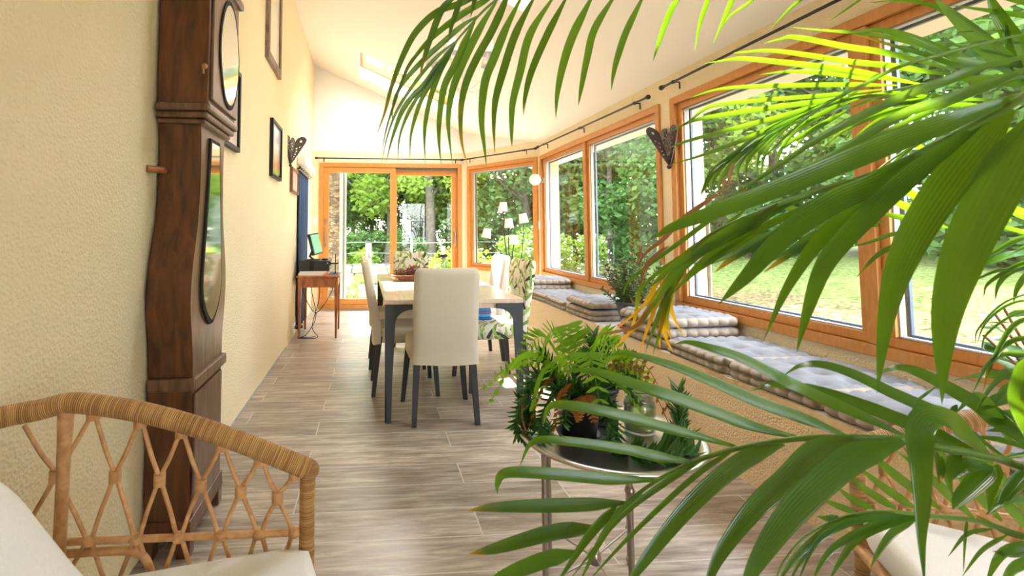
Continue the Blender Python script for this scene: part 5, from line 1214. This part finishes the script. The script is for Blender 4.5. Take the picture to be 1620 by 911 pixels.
# F4b: cross leaves right of it
G = lambda *q: [(1340+x/5.764, 150+y/5.764) for x, y in q]
g = 1.06
F4b = [(G((980, 40), (700, 160), (450, 300), (345, 390)), 8, g, g), (G((900, 80), (700, 190), (535, 320)), 7, g, g, 0, .7), (G((780, -20), (560, 100), (395, 235)), 9, g, g, 0, .7),
       (G((950, 20), (700, 10), (530, 35)), 9, g, g), (G((700, 30), (400, 90), (100, 200), (-60, 300)), 9, g, g), (G((650, 80), (300, 170), (0, 320)), 9, g, g), (G((700, 60), (450, 80), (300, 110), (0, 240)), 8, g, g),
       (G((640, 110), (350, 200), (150, 330), (0, 470)), 8, g, g), (G((500, 0), (250, 40), (0, 130)), 8, g, g, 0, .6), (G((560, -30), (200, 10), (-60, 100)), 8, g, g), (G((500, 180), (300, 300), (60, 500)), 9, g, g),
       ([(1550, 165), (1480, 166), (1420, 162)], 9, g, g), ([(1600, 160), (1500, 158), (1400, 180), (1330, 210), (1290, 250)], 8, g, g), ([(1570, 175), (1480, 190), (1400, 225), (1340, 275)], 9, g, g),
       ([(1590, 180), (1500, 200), (1440, 235), (1390, 280)], 10, g, g), ([(1640, 200), (1570, 215), (1500, 260), (1450, 310)], 12, g, g), ([(1650, 225), (1580, 235), (1510, 290), (1470, 350)], 12, g, g),
       ([(1640, 240), (1600, 232), (1560, 250), (1540, 290)], 12, g, g), ([(1660, 260), (1620, 290), (1580, 330), (1545, 360)], 14, g, g), ([(1480, 250), (1440, 225), (1400, 222)], 10, g, g), ([(1520, 270), (1470, 270), (1430, 262)], 11, g, g),
       ([(1590, 300), (1550, 285), (1515, 292)], 14, g, g), ([(1560, 320), (1530, 300), (1500, 297)], 12, g, g), ([(1600, 350), (1560, 325), (1520, 325)], 14, g, g), ([(1480, 330), (1430, 300), (1380, 285)], 14, g, g),
       ([(1500, 345), (1437, 328), (1395, 308)], 16, g, g), ([(1500, 360), (1430, 345), (1375, 333)], 13, g, g), ([(1360, 318), (1311, 340), (1251, 330), (1226, 325)], 15, g, g), ([(1390, 357), (1292, 357), (1205, 358)], 11, g, g),
       ([(1270, 355), (1202, 381), (1164, 404), (1130, 431)], 18, g, g, 1), ([(1330, 360), (1285, 374), (1242, 407), (1208, 431)], 14, g, g, 1), ([(1470, 365), (1418, 369), (1376, 383), (1335, 393)], 7, g, g),
       ([(1450, 380), (1409, 392), (1383, 408), (1354, 440)], 9, g, g, 1), ([(1290, 340), (1230, 372), (1180, 395), (1120, 420)], 10, g, g), ([(1350, 350), (1280, 385), (1220, 410), (1190, 425)], 9, g, g, 0, .5),
       ([(1650, 300), (1600, 285), (1560, 270)], 20, g, g), ([(1660, 350), (1610, 335), (1570, 310)], 20, g, g), ([(1660, 380), (1600, 362), (1570, 358)], 9, g, g),
       ([(1640, 370), (1607, 380), (1575, 398), (1553, 415)], 9, g, g), ([(1660, 400), (1600, 402), (1545, 424)], 14, g, g, 0, .7), ([(1660, 385), (1630, 388), (1598, 402)], 9, g, g),
       ([(1660, 408), (1620, 415), (1590, 430), (1562, 450), (1556, 470)], 7, g, g, 1), ([(1650, 415), (1600, 430), (1580, 450), (1574, 475)], 8, g, g), ([(1660, 412), (1630, 430), (1610, 455), (1603, 480)], 10, g, g),
       ([(1660, 420), (1580, 428), (1530, 450)], 6, g, g, 1), ([(1400, 350), (1345, 358), (1290, 350), (1240, 352)], 9, g, g)]
frond(F4b, [(1760, 120), (1640, 150), (1560, 170), (1480, 210), (1400, 260), (1360, 300), (1330, 335)], [1.0, 1.1, g, g, g, g, g], .005, .001)
# long grey-green blades from the top right, near the lens
nz = .62
F6 = [([(1660, 80), (1548, 108), (1496, 128), (1427, 153), (1340, 195), (1285, 226), (1190, 289), (1158, 310)], 17, nz, .7), ([(1660, 95), (1565, 132), (1496, 158), (1427, 181), (1340, 232), (1259, 278), (1205, 312)], 19, nz, .7),
      ([(1660, 45), (1557, 68), (1487, 87), (1427, 104), (1383, 125), (1294, 173), (1225, 233), (1178, 282)], 7, nz, .75), ([(1660, 110), (1560, 140), (1440, 190), (1300, 262), (1220, 312)], 10, nz, .7)]
frond(F6, [(1800, 40), (1720, 60), (1665, 78)], [.5, .58, .62], .006, .004)
# F7: upper right, dark green
q7 = .85
F7 = [([(1680, 150), (1590, 98), (1557, 69), (1513, 29), (1475, -6)], 30, q7, q7), ([(1690, 130), (1620, 80), (1580, 25), (1560, -20)], 26, q7, q7), ([(1600, 112), (1531, 97), (1479, 75), (1427, 55), (1383, 47), (1340, 54)], 15, q7, .95),
      ([(1620, 105), (1522, 104), (1470, 88), (1409, 71), (1348, 53)], 9, q7, .95, 1), ([(1560, 55), (1501, 22), (1470, 7), (1427, 1), (1374, 4)], 8, q7, .95), ([(1660, 30), (1600, 22), (1560, 16), (1500, 8)], 10, q7, q7),
      ([(1640, 130), (1560, 128), (1500, 122)], 20, q7, q7), ([(1650, 8), (1600, -4), (1560, -14)], 16, q7, q7), ([(1660, 60), (1600, 50), (1560, 49), (1500, 51)], 5, q7, q7), ([(1650, 70), (1570, 66), (1500, 70)], 4, q7, q7),
      ([(1640, 100), (1560, 80), (1500, 70), (1470, 66)], 5, q7, q7), ([(1690, 190), (1640, 150), (1600, 90), (1590, 20)], 20, q7, q7)]
frond(F7, [(1800, 200), (1700, 150), (1640, 120), (1600, 108)], [.7, .8, .85, .85], .006, .003)
# F5: low frond over the right chair
e5 = .78
F5 = [([(1326, 816), (1308, 820), (1292, 816)], 9, e5, e5), ([(1353, 809), (1325, 800), (1296, 786)], 11, e5, e5), ([(1383, 804), (1350, 790), (1319, 767)], 12, e5, e5), ([(1418, 804), (1375, 778), (1336, 748)], 14, e5, e5),
      ([(1447, 803), (1400, 772), (1353, 735)], 15, e5, e5), ([(1489, 806), (1438, 768), (1388, 728), (1376, 717)], 16, e5, e5), ([(1541, 820), (1474, 757), (1417, 712)], 16, e5, e5), ([(1585, 824), (1516, 748), (1465, 690)], 16, e5, e5),
      ([(1640, 850), (1573, 774), (1520, 715)], 17, e5, e5), ([(1680, 860), (1620, 800), (1570, 740), (1545, 700)], 17, e5, e5),
      ([(1445, 815), (1393, 816), (1319, 836), (1269, 883), (1245, 930)], 11, e5, .74), ([(1447, 817), (1393, 826), (1331, 858), (1301, 888), (1283, 925)], 11, e5, .74), ([(1448, 819), (1405, 829), (1356, 853), (1329, 888), (1308, 925)], 11, e5, .74),
      ([(1450, 820), (1417, 839), (1393, 868), (1376, 900)], 11, e5, .76), ([(1380, 811), (1320, 832), (1260, 880), (1225, 930)], 12, e5, .74), ([(1400, 812), (1340, 828), (1290, 860), (1260, 925)], 10, e5, .74),
      ([(1593, 846), (1553, 871), (1522, 912)], 6, e5, e5), ([(1570, 836), (1530, 845), (1500, 880)], 6, e5, e5), ([(1660, 858), (1590, 872), (1558, 925)], 14, e5, e5), ([(1660, 885), (1610, 895), (1580, 930)], 16, e5, e5), ([(1650, 868), (1600, 876), (1570, 872)], 12, e5, e5, 1),
      ([(1640, 852), (1590, 840), (1541, 813)], 12, e5, e5, 1), ([(1530, 822), (1527, 850), (1524, 905)], 4, e5, e5)]
frond(F5, [(1760, 890), (1680, 862), (1620, 848), (1566, 830), (1529, 821), (1467, 816), (1430, 811), (1380, 810), (1343, 816), (1306, 829), (1269, 853), (1240, 888), (1228, 915)], [.6, .7, .76]+[e5]*10, .0055, .001)
# F8: small young leaves between
y8 = .72
F8 = [([(1520, 712), (1505, 735), (1499, 752), (1508, 787)], 17, y8, y8), ([(1572, 738), (1550, 758), (1520, 788), (1507, 806)], 19, y8, y8, 0, .6), ([(1580, 735), (1570, 765), (1563, 808)], 17, y8, y8), ([(1630, 735), (1598, 768), (1572, 812)], 13, y8, y8),
      ([(1565, 735), (1535, 735), (1505, 760)], 19, y8, y8, 0, .6), ([(1482, 715), (1485, 740), (1485, 768)], 7, y8, y8, 1), ([(1490, 722), (1492, 745), (1490, 760)], 6, y8, y8, 1), ([(1660, 745), (1610, 765), (1585, 800)], 22, y8, y8),
      ([(1650, 690), (1600, 680), (1560, 682)], 14, y8, y8, 0, .7), ([(1660, 660), (1600, 655), (1560, 668)], 16, y8, y8, 0, .7), ([(1640, 640), (1590, 630), (1550, 650)], 20, y8, y8, 0, .7), ([(1650, 620), (1600, 612), (1570, 640)], 16, y8, y8),
      ([(1640, 560), (1624, 600), (1612, 640), (1625, 700)], 34, .6, .6), ([(1600, 700), (1570, 650), (1545, 625), (1510, 655)], 16, y8, y8), ([(1650, 720), (1600, 700), (1540, 690)], 18, y8, y8, 0, .6), ([(1640, 560), (1590, 560), (1560, 580), (1540, 620)], 8, y8, y8),
      ([(1650, 530), (1600, 540), (1570, 570), (1555, 620)], 8, y8, y8, 1), ([(1660, 500), (1610, 510), (1580, 550), (1565, 590)], 8, y8, y8), ([(1660, 470), (1600, 480), (1560, 510), (1545, 545)], 4, .8, .8), ([(1660, 455), (1590, 478), (1548, 520), (1543, 545)], 3, .8, .8),
      ([(1660, 480), (1600, 500), (1560, 530), (1552, 560)], 4, .8, .8), ([(1650, 580), (1600, 590), (1570, 610), (1540, 655)], 9, y8, y8), ([(1514, 640), (1505, 655), (1510, 668)], 8, y8, y8, 1), ([(1480, 612), (1450, 635), (1443, 650)], 4, y8, y8), ([(1640, 790), (1590, 790), (1560, 815)], 12, y8, y8, 0, .6)]
frond(F8, [(1800, 640), (1720, 680), (1650, 710), (1600, 722), (1560, 728), (1500, 715), (1475, 712)], [.55, .62, .70, y8, y8, y8, y8], .005, .001)

# ------------------------------------------------------------------ leafy pot plant on the bench behind the palm
fp = thing('rubber_plant', 'small dark-leaved pot plant on the bench by the right window edge', 'plant', (2.10, 1.40, .55))
fb = V(2.12, 1.36, .555)
s = MB(); s.lathe([(0, 0), (.06, 0), (.08, .12), (.074, .12), (.06, .02)], fb, 18); part('pot', s, M['pot'], fp)
r = random.Random(11); s = MB(); lf = MB()
for i in range(9):
    a = r.uniform(0, 6.28); e = fb+V(math.cos(a)*.10, math.sin(a)*.16, r.uniform(.25, .48)); s.tube([fb+V(0, 0, .1), fb.lerp(e, .5)+V(0, 0, .05), e], .004, 5)
    for j in range(10):
        c_ = fb.lerp(e, .35+.065*j); a2 = r.uniform(0, 6.28); d = V(math.cos(a2), math.sin(a2), r.uniform(-.2, .5)).normalized()
        blade(lf, [c_, c_+d*.02, c_+d*.045, c_+d*.06], [.004, .034, .03, .002], .1, V(r.uniform(-.5, .5), r.uniform(-1, .2), 1))
part('stem', s, M['jadestem'], fp); part('foliage', lf, M['jade'], fp)

# ------------------------------------------------------------------ jade plant
jp = thing('jade_plant', 'bushy jade plant in a dark pot on a red saucer on the bench', 'plant', (2.02, 3.55, SB))
jb = V(2.0, 3.56, SB)
s = MB(); s.lathe([(0, 0), (.10, 0), (.115, .012), (.105, .016), (0, .012)], jb, 28); part('saucer', s, M['red'], jp)
s = MB(); s.lathe([(0, .014), (.085, .014), (.118, .17), (.124, .172), (.124, .195), (.114, .195), (.110, .17)], jb, 28); part('pot', s, M['potgrey'], jp)
s = MB(); s.lathe([(.112, .172), (0, .178)], jb, 24); part('soil', s, M['soil'], jp)
r = random.Random(21); st = MB(); lf = MB()
def jleaf(b, p, d, n_, sz):
    sd_ = d.cross(n_).normalized()
    b.add([p, p+d*sz*.45+sd_*sz*.26, p+d*sz, p+d*sz*.45-sd_*sz*.26, p+d*sz*.5+n_*sz*.12, p+d*sz*.5-n_*sz*.12], [(0, 1, 4), (1, 2, 4), (2, 3, 4), (3, 0, 4), (1, 0, 5), (2, 1, 5), (3, 2, 5), (0, 3, 5)], 0, True)
for i in range(46):
    a = r.uniform(0, 6.28); rad = r.uniform(.05, .30); droop = r.random() < .3
    e = jb+V(math.cos(a)*rad*.8, math.sin(a)*rad*1.05, .18+(r.uniform(-.12, .1) if droop and rad > .18 else r.uniform(.14, .40)*(1.1-rad)))
    e.x = min(e.x, 2.28)
    m_ = jb.lerp(e, .5)+V(0, 0, .12 if droop else .04)
    c_ = crom([jb+V(r.uniform(-.04, .04), r.uniform(-.04, .04), .17), m_, e], 5); st.tube(c_, [.008-.0005*k for k in range(len(c_))], 5)
    for k in range(4, len(c_)):
        p = c_[k]; t_ = (c_[k]-c_[k-1]).normalized()
        for q in range(6):
            an = q*math.pi/3+k*.5; u_ = t_.cross(V(.3, .2, 1)).normalized(); v_ = t_.cross(u_)
            d = (u_*math.cos(an)+v_*math.sin(an)+t_*(.5 if k < len(c_)-1 else .9)).normalized()
            jleaf(lf, p-t_*r.uniform(0, .03), d, d.cross(u_).normalized() if abs(d.dot(u_)) < .95 else v_, r.uniform(.028, .045))
part('stem', st, M['jadestem'], jp); part('foliage', lf, M['jade'], jp)

# ------------------------------------------------------------------ tray table
tc_ = V(.785, 1.575, 0); TH = .50
tt = thing('tray_table', 'round silver tray table on slim metal legs in the foreground', 'table', (tc_.x, tc_.y, 0))
s = MB(); s.lathe([(0, TH), (.215, TH), (.23, TH+.006), (.255, TH+.02), (.282, TH+.026), (.288, TH+.022), (.284, TH+.014), (.255, TH+.008), (.225, TH-.006), (0, TH-.006)], (tc_.x, tc_.y, 0), 64)
part('tray', s, M['silver'], tt)
legs = [V(.545, 1.50, 0), V(.745, 1.37, 0), V(.94, 1.74, 0), V(.66, 1.77, 0)]
for p in legs:
    s = MB(); s.tube([p, p+V(0, 0, TH-.055)], .0085, 10); s.ball(p+V(0, 0, TH-.055), .014, 12); s.tube([p+V(0, 0, TH-.05), p+V(0, 0, TH-.007)], .008, 10); s.ball(p+V(0, 0, .014), .014, 12)
    s.ball(p+V(0, 0, .12), .013, 10); part('leg', s, M['nickel'], tt)
s = MB(); ce = V(.745, 1.60, .12)
for p in legs: s.tube([p+V(0, 0, .12), ce], .004, 6)
s.lathe([(0, -.02), (.018, -.018), (.022, 0), (.018, .018), (.008, .03), (0, .032)], ce, 16); part('stretcher', s, M['nickel'], tt)
# jar
jr = thing('glass_jar', 'glass screw-top jar half filled with pale yellow liquid on the tray', 'jar', (.925, 1.62, TH))
jc = V(.925, 1.625, TH+.001)
s = MB(); s.lathe([(0, 0), (.044, 0), (.05, .006), (.051, .09), (.046, .105), (.043, .108), (.045, .112), (.043, .116), (.045, .121), (.043, .126), (.045, .130)], jc, 32); s.lathe([(.0455, .008), (.0475, .09), (.042, .104), (.040, .130), (.045, .130)], jc, 32); part('glass', s, M['jarglass'], jr)
M['liquid'] = plain('yellow_liquid', (.62, .60, .20), .08, spec=.6); M['liquid'].node_tree.nodes['Principled BSDF'].inputs['Transmission Weight'].default_value = .55
s = MB(); s.lathe([(0, .008), (.046, .01), (.0465, .082), (0, .083)], jc, 28); part('liquid', s, M['liquid'], jr)
s = MB(); q = V(.985, 1.50, TH+.001); s.lathe([(0, 0), (.045, 0), (.06, .01), (.058, .012), (.043, .004), (0, .004)], q, 32)
solo('saucer', s, M['silver'], 'small round silver saucer at the right edge of the tray', 'saucer')
# planters
def pot(c, r0, r1, h, label, mt, name='potted_plant', cat='plant', saucer=True):
    t = thing(name, label, cat, c)
    if saucer:
        s = MB(); s.lathe([(0, 0), (r0*1.12, 0), (r0*1.3, .018), (r0*1.24, .018), (r0*1.08, .006), (0, .006)], c, 28); part('saucer', s, mt, t)
    s = MB(); s.lathe([(0, .007), (r0, .007), (r1, h), (r1+.006, h), (r1+.006, h+.016), (r1-.004, h+.016), (r1-.008, h-.01)], c, 28); part('pot', s, mt, t)
    s = MB(); s.lathe([(r1-.007, h-.008), (0, h-.002)], c, 24); part('soil', s, M['soil'], t)
    return t
pc = V(.70, 1.60, TH+.001); ft = pot(pc, .055, .07, .12, 'fern in a black pot trailing brown and green fronds over the tray', M['pot'], 'potted_fern')
pc2 = V(.83, 1.72, TH+.001); at = pot(pc2, .045, .06, .11, 'trailing succulent with pointed leaves in a grey pot behind the fern', M['potgrey'], 'potted_succulent')
def fern(b, base, dirn, ln, rise, wd, m=0, n=26, droop=1.0):
    d = V(*dirn).normalized(); up = V(0, 0, 1)
    pts = [base+d*ln*t+up*(rise*math.sin(min(1, t*1.1)*math.pi*.75)*1.3-droop*rise*t*t*1.1) for t in [i/n for i in range(n+1)]]
    b.tube(pts, .0012, 4, m); sd_ = (d.cross(up)*.6+V(0, 0, .8 if d.x > 0 else -.8)*(abs(d.x))).normalized()
    for i in range(3, n):
        t = i/n; w_ = wd*math.sin(math.pi*(t*.85+.1))**.8; tg = (pts[min(i+1, n)]-pts[i-1]).normalized()
        for q in (-1, 1):
            l_ = (sd_*q+tg*.35+V(0, 0, -.12)).normalized()
            p = pts[i]; blade(b, [p, p+l_*w_*.35, p+l_*w_*.75, p+l_*w_], [.004, ln/n*.95, ln/n*.7, .001], .05, V(.1, -.8, .6), m)
r = random.Random(31); gm = MB(); bm = MB()
top = pc+V(0, 0, .125)
for (dx_, dy_, ln, rise, m_) in ((-.9, -.1, .30, .20, 0), (-.4, .5, .24, .22, 0), (.25, -.1, .20, .24, 0), (.1, .4, .22, .26, 0), (-.6, -.4, .22, .16, 0), (.5, .2, .18, .24, 0), (.8, -.2, .26, .16, 0), (0, -.5, .20, .20, 0), (-.2, .1, .14, .26, 0), (-.95, .3, .34, .14, 0), (.6, -.5, .2, .12, 0), (.3, .6, .22, .22, 0)):
    fern(gm, top+V(r.uniform(-.02, .02), r.uniform(-.02, .02), 0), (dx_, dy_, 0), ln, rise*.8, .062 if ln < .27 else .04, 0, 17, .8)
for (dx_, dy_, ln, rise) in ((-.5, -.5, .16, -.02), (-.3, -.7, .15, -.06), (-.7, -.2, .16, .0), (.8, -.3, .26, .05), (-.1, -.8, .12, -.05), (.9, -.1, .3, .08)):
    fern(bm, top+V(dx_*.05, dy_*.05, .01), (dx_, dy_, 0), ln, rise+.08, .03, 0, 16, 1.8)
part('foliage', gm, M['fern'], ft); part('dry_foliage', bm, M['fern_br'], ft, 'dried brown fern fronds')
# trailing succulent stems (pointed leaves along each stem)
def trail(b, pts, ln=.045, m=0, seed=0):
    r_ = random.Random(seed); c_ = crom([V(*p) for p in pts], 7); b.tube(c_, .004, 5, m)
    for i in range(1, len(c_)):
        t_ = (c_[i]-c_[i-1]).normalized(); u_ = t_.cross(V(.2, .1, 1)).normalized(); v_ = t_.cross(u_)
        for q in range(3):
            an = i*2.4+q*2.09+r_.uniform(-.3, .3); d = (u_*math.cos(an)+v_*math.sin(an)+t_*.75).normalized(); p = c_[i]; L_ = ln*r_.uniform(.7, 1.2)
            blade(b, [p, p+d*L_*.3, p+d*L_*.7+V(0, 0, .004), p+d*L_+V(0, 0, .01)], [.010, .012, .008, .0005], .5, V(r_.uniform(-.4, .4), -.4, 1), m)
sm_ = MB(); T2 = pc2+V(0, 0, .11); T1 = pc+V(-.02, 0, .12)
TP = [[T1, T1+V(-.06, -.04, .06), T1+V(-.12, -.06, -.02), T1+V(-.13, -.06, -.10)], [T1, T1+V(-.09, .03, .05), T1+V(-.16, .02, .0), T1+V(-.19, .0, -.08), T1+V(-.16, -.02, -.115)],
      [T1, T1+V(-.10, -.02, .09), T1+V(-.15, -.02, .06), T1+V(-.16, -.03, .0)], [T1, T1+V(.04, -.06, .05), T1+V(.07, -.11, -.03), T1+V(.07, -.12, -.10), T1+V(.10, -.15, -.112)],
      [T1, T1+V(.06, -.05, .06), T1+V(.10, -.09, .0), T1+V(.10, -.10, -.10)], [T2, T2+V(.03, .02, .1), T2+V(.05, .02, .16)], [T2, T2+V(-.02, .0, .1), T2+V(-.03, .0, .17)], [T2, T2+V(.06, -.02, .08), T2+V(.10, -.02, .12)],
      [T2, T2+V(.0, .03, .1), T2+V(.01, .05, .19)], [T2, T2+V(.08, .0, .05), T2+V(.13, -.03, .06)], [T2, T2+V(.07, -.05, .03), T2+V(.10, -.08, -.03)], [T1, T1+V(-.03, -.05, .04), T1+V(-.07, -.1, -.03)],
      [T1, T1+V(.02, .0, .1), T1+V(.05, .0, .13)], [T1, T1+V(-.06, .02, .1), T1+V(-.09, .02, .13)],
      [V(.80, 1.48, TH+.012), V(.85, 1.44, TH+.016), V(.90, 1.42, TH+.013), V(.97, 1.41, TH+.018)], [V(.78, 1.44, TH+.012), V(.82, 1.40, TH+.015), V(.90, 1.38, TH+.013)],
      [V(.92, 1.50, TH+.012), V(.96, 1.50, TH+.02), V(1.0, 1.53, TH+.05), V(1.01, 1.54, TH+.10), V(1.02, 1.55, TH+.16)], [V(.90, 1.47, TH+.012), V(.94, 1.46, TH+.02), V(.99, 1.47, TH+.05)],
      [V(.55, 1.60, TH+.03), V(.53, 1.62, TH+.07), V(.53, 1.63, TH+.12)], [V(.50, 1.64, TH+.06), V(.54, 1.62, TH+.035), V(.60, 1.60, TH+.02)]]
for i, p in enumerate(TP): trail(sm_, p, .045, 0, i)
part('foliage', sm_, M['fern_dk'], at)
# dry bare stem on the left of the tray
s = MB(); s.tube(crom([pc+V(-.06, 0, .13), pc+V(-.16, .02, .14), pc+V(-.19, .0, .08), pc+V(-.18, -.02, .02)], 6), .004, 6); part('dry_stem', s, M['jadestem'], at)

# ------------------------------------------------------------------ rattan armchairs
def rtube(b, pts, r_, n=12, m=0):
    o = len(b.v); b.tube(pts, r_, n, m); d = [0]
    for i in range(1, len(pts)): d.append(d[-1]+(pts[i]-pts[i-1]).length)
    k = len(b.v)-o; 
    for i in range(len(pts)):
        for j in range(n): b.uv.append((d[i], j/n))
    b.uv += [(0, 0)]*n+[(d[-1], 0)]*n
def armchair(W, label, pillow=True):
    """W(x, y, z): local x from arm front to back, y across, to world"""
    t = thing('rattan_armchair', label, 'armchair', W(.32, .35, 0), 'rattan armchairs in the foreground')
    Wd = .70
    zr = lambda x: .655+.16*math.sin(min(1, x/.56)*math.pi/2)-.035*max(0, (x-.50)/.14)
    arm = [(x, 0, zr(x)) for x in (0, .06, .12, .2, .28, .36, .44, .5, .56)]
    corner = [(.615, .02, .795), (.65, .07, .79)]; back = [(.66, .16, .795), (.663, .26, .80), (.665, .35, .80)]
    half = arm+corner+back
    full = half+[(x, Wd-y, z) for x, y, z in reversed(half[:-1])]
    b = MB(); b.uv = []; rtube(b, crom([W(*p) for p in full], 5), .0215, 14)
    for e_ in (full[0], full[-1]):
        o_ = len(b.v); b.ball(W(*e_), .0213, 14); b.uv += [(k_*.0011, 0) for k_ in range(len(b.v)-o_)]
    part('arm_rail', b, M['rattan'], t)
    for y in (0, Wd):
        b = MB(); b.uv = []; rtube(b, [W(.004, y, z) for z in (.02, .2, .4, .6, .655)], .0165, 12); rtube(b, [W(.004, y, .0), W(.004, y, .02)], .014, 12); part('leg', b, M['rattan'], t)
        b = MB(); b.tube(crom([W(.50, y+(.02 if y == 0 else -.02), 0), W(.50, y+(.015 if y == 0 else -.015), .4), W(.505, y, zr(.505)-.01)], 6), [.0125]*10+[.0125, .014, .016], 10); part('leg', b, M['cane'], t)
    # lattice of bent cane
    def strand(b, pts): b.tube(crom([W(*p) for p in pts], 6), .0048, 7)
    def tie(b, p, r_=.0125):
        b.tube([W(*p)+V(0, 0, -.012), W(*p)+V(0, 0, .012)], r_, 8)
    T_ = [.03, .105, .185, .27, .355, .45, .59]; zlow = lambda x: .525+.012*x
    for y in (0, Wd):
        b = MB(); xs_ = T_
        for i in range(len(xs_)-1):
            a, c_ = xs_[i], xs_[i+1]; mx = (a+c_)/2; zt_a, zt_c = zr(a)-.022, zr(c_)-.022; zm = (zr(mx)+zlow(mx))/2-.005; zl = zlow(mx)
            e = .012
            strand(b, [(a+.004, y, zt_a), (a+(mx-a)*.55, y, zt_a*.45+zm*.55), (mx-.004, y, zm+.01), (mx-.006, y, zm-.012), (a+(mx-a)*.45, y, zm*.45+zlow(a)*.55), (a+.006, y, zlow(a)+.006)])
            strand(b, [(c_-.004, y, zt_c), (c_-(c_-mx)*.55, y, zt_c*.45+zm*.55), (mx+.004, y, zm+.01), (mx+.006, y, zm-.012), (c_-(c_-mx)*.45, y, zm*.45+zlow(c_)*.55), (c_-.006, y, zlow(c_)+.006)])
            strand(b, [(a+.006, y, zlow(a)-.004), (mx, y, .41)]); strand(b, [(c_-.006, y, zlow(c_)-.004), (mx, y, .41)])
            tie(b, (mx, y, zm)); tie(b, (a, y, zt_a+.004), .014)
            b.ball(W(a, y, zlow(a)), .0145, 10, 0, (1, 1, .8))
        part('lattice', b, M['cane'], t)
        b = MB(); b.tube([W(x, y, zlow(x)) for x in (0, .2, .4, .6)], .0075, 8); part('rail', b, M['cane'], t)
        b = MB(); b.tube([W(0, y, .40), W(.56, y, .40)], .014, 10); part('seat_rail', b, M['rattan'] if 0 else M['cane'], t)
        b = MB(); b.tube(crom([W(.60, y, .505), W(.42, y, .508), (W(.35, y, .50)), W(.325, y, .46), W(.32, y, .40)], 6), .0085, 8); part('brace', b, M['cane'], t)
    b = MB(); n_ = 7
    for i in range(n_):
        a = .08+i*(Wd-.16)/n_; c_ = a+(Wd-.16)/n_; mx = (a+c_)/2
        strand(b, [(.663, a, .78), (.65, mx-.01, .67), (.645, mx-.003, .64), (.63, a+.004, .53), (.60, a, .42)]); strand(b, [(.663, c_, .78), (.65, mx+.01, .67), (.645, mx+.003, .64), (.63, c_-.004, .53), (.60, c_, .42)]); tie(b, (.645, mx, .64))
    part('back_lattice', b, M['cane'], t)
    b = MB(); b.tube([W(0, 0, .40), W(0, Wd, .40)], .014, 10); b.tube([W(.56, 0, .40), W(.56, Wd, .40)], .014, 10); part('seat_rail', b, M['cane'], t)
    # seat cushion
    b = MB(); n = 40; lv = [(.405, .93), (.408, .975), (.42, 1.), (.465, 1.), (.48, .985), (.487, .93), (.492, .6), (.494, .001)]
    vs = []
    for z, k in lv:
        for i in range(n):
            a = 2*math.pi*i/n; ca, sa = math.cos(a), math.sin(a); kk = (abs(ca)**9+abs(sa)**9)**(-1/9)
            lx = .252+ca*kk*.282*k; vs.append(W(lx, Wd/2+sa*kk*.325*k, z+.036-.11*lx+.006*noise.noise(V(ca*2, sa*2, 1))))
    b.add(vs, [(i*n+j, i*n+(j+1) % n, (i+1)*n+(j+1) % n, (i+1)*n+j) for i in range(len(lv)-1) for j in range(n)], 0, True); b.add(vs[:n], [tuple(range(n-1, -1, -1))])
    sc = solo('seat_cushion', b, M['white_fab'], label_c[label], 'cushion')
    return t
label_c = {'rattan armchair at the lower left with a wrapped curved arm': 'white seat cushion on the left rattan armchair', 'rattan armchair at the lower right behind the palm leaves': 'white seat cushion on the right rattan armchair'}
armchair(lambda x, y, z: V(-.118-x, 1.12-y, z), 'rattan armchair at the lower left with a wrapped curved arm')
dr = math.radians(-24); cd, sdd = math.cos(dr), math.sin(dr)
armchair(lambda x, y, z: V(1.262+x*cd*.92+y*sdd*1, 1.20+x*sdd*.92-y*cd, z-.035*min(1, z/.3)-.10*max(0, z-.64)), 'rattan armchair at the lower right behind the palm leaves')
# pillow on the left chair
b = MB(); n = 18; pcn = V(-.485, .64, .655)
Rm = Matrix.Rotation(math.radians(-38), 3, 'Y')
for sgn in (1, -1):
    vs = []
    for i in range(n+1):
        for j in range(n+1):
            u, v = 2*i/n-1, 2*j/n-1; th = .075*((1-u**4)*(1-v**4))**.6; pinch = 1-.09*(1-abs(u)**2)*abs(v)**4*1; pinch2 = 1-.09*(1-abs(v)**2)*abs(u)**4
            vs.append(pcn+Rm@V(sgn*th+.004*noise.noise(V(u*3, v*3, sgn)), u*.21*pinch, v*.21*pinch2))
    fs = [(i*(n+1)+j, (i+1)*(n+1)+j, (i+1)*(n+1)+j+1, i*(n+1)+j+1) for i in range(n) for j in range(n)]
    b.add(vs, fs if sgn == 1 else [f_[::-1] for f_ in fs], 0, True)
solo('throw_pillow', b, M['white_fab'], 'white square pillow leaning in the left rattan armchair', 'pillow')
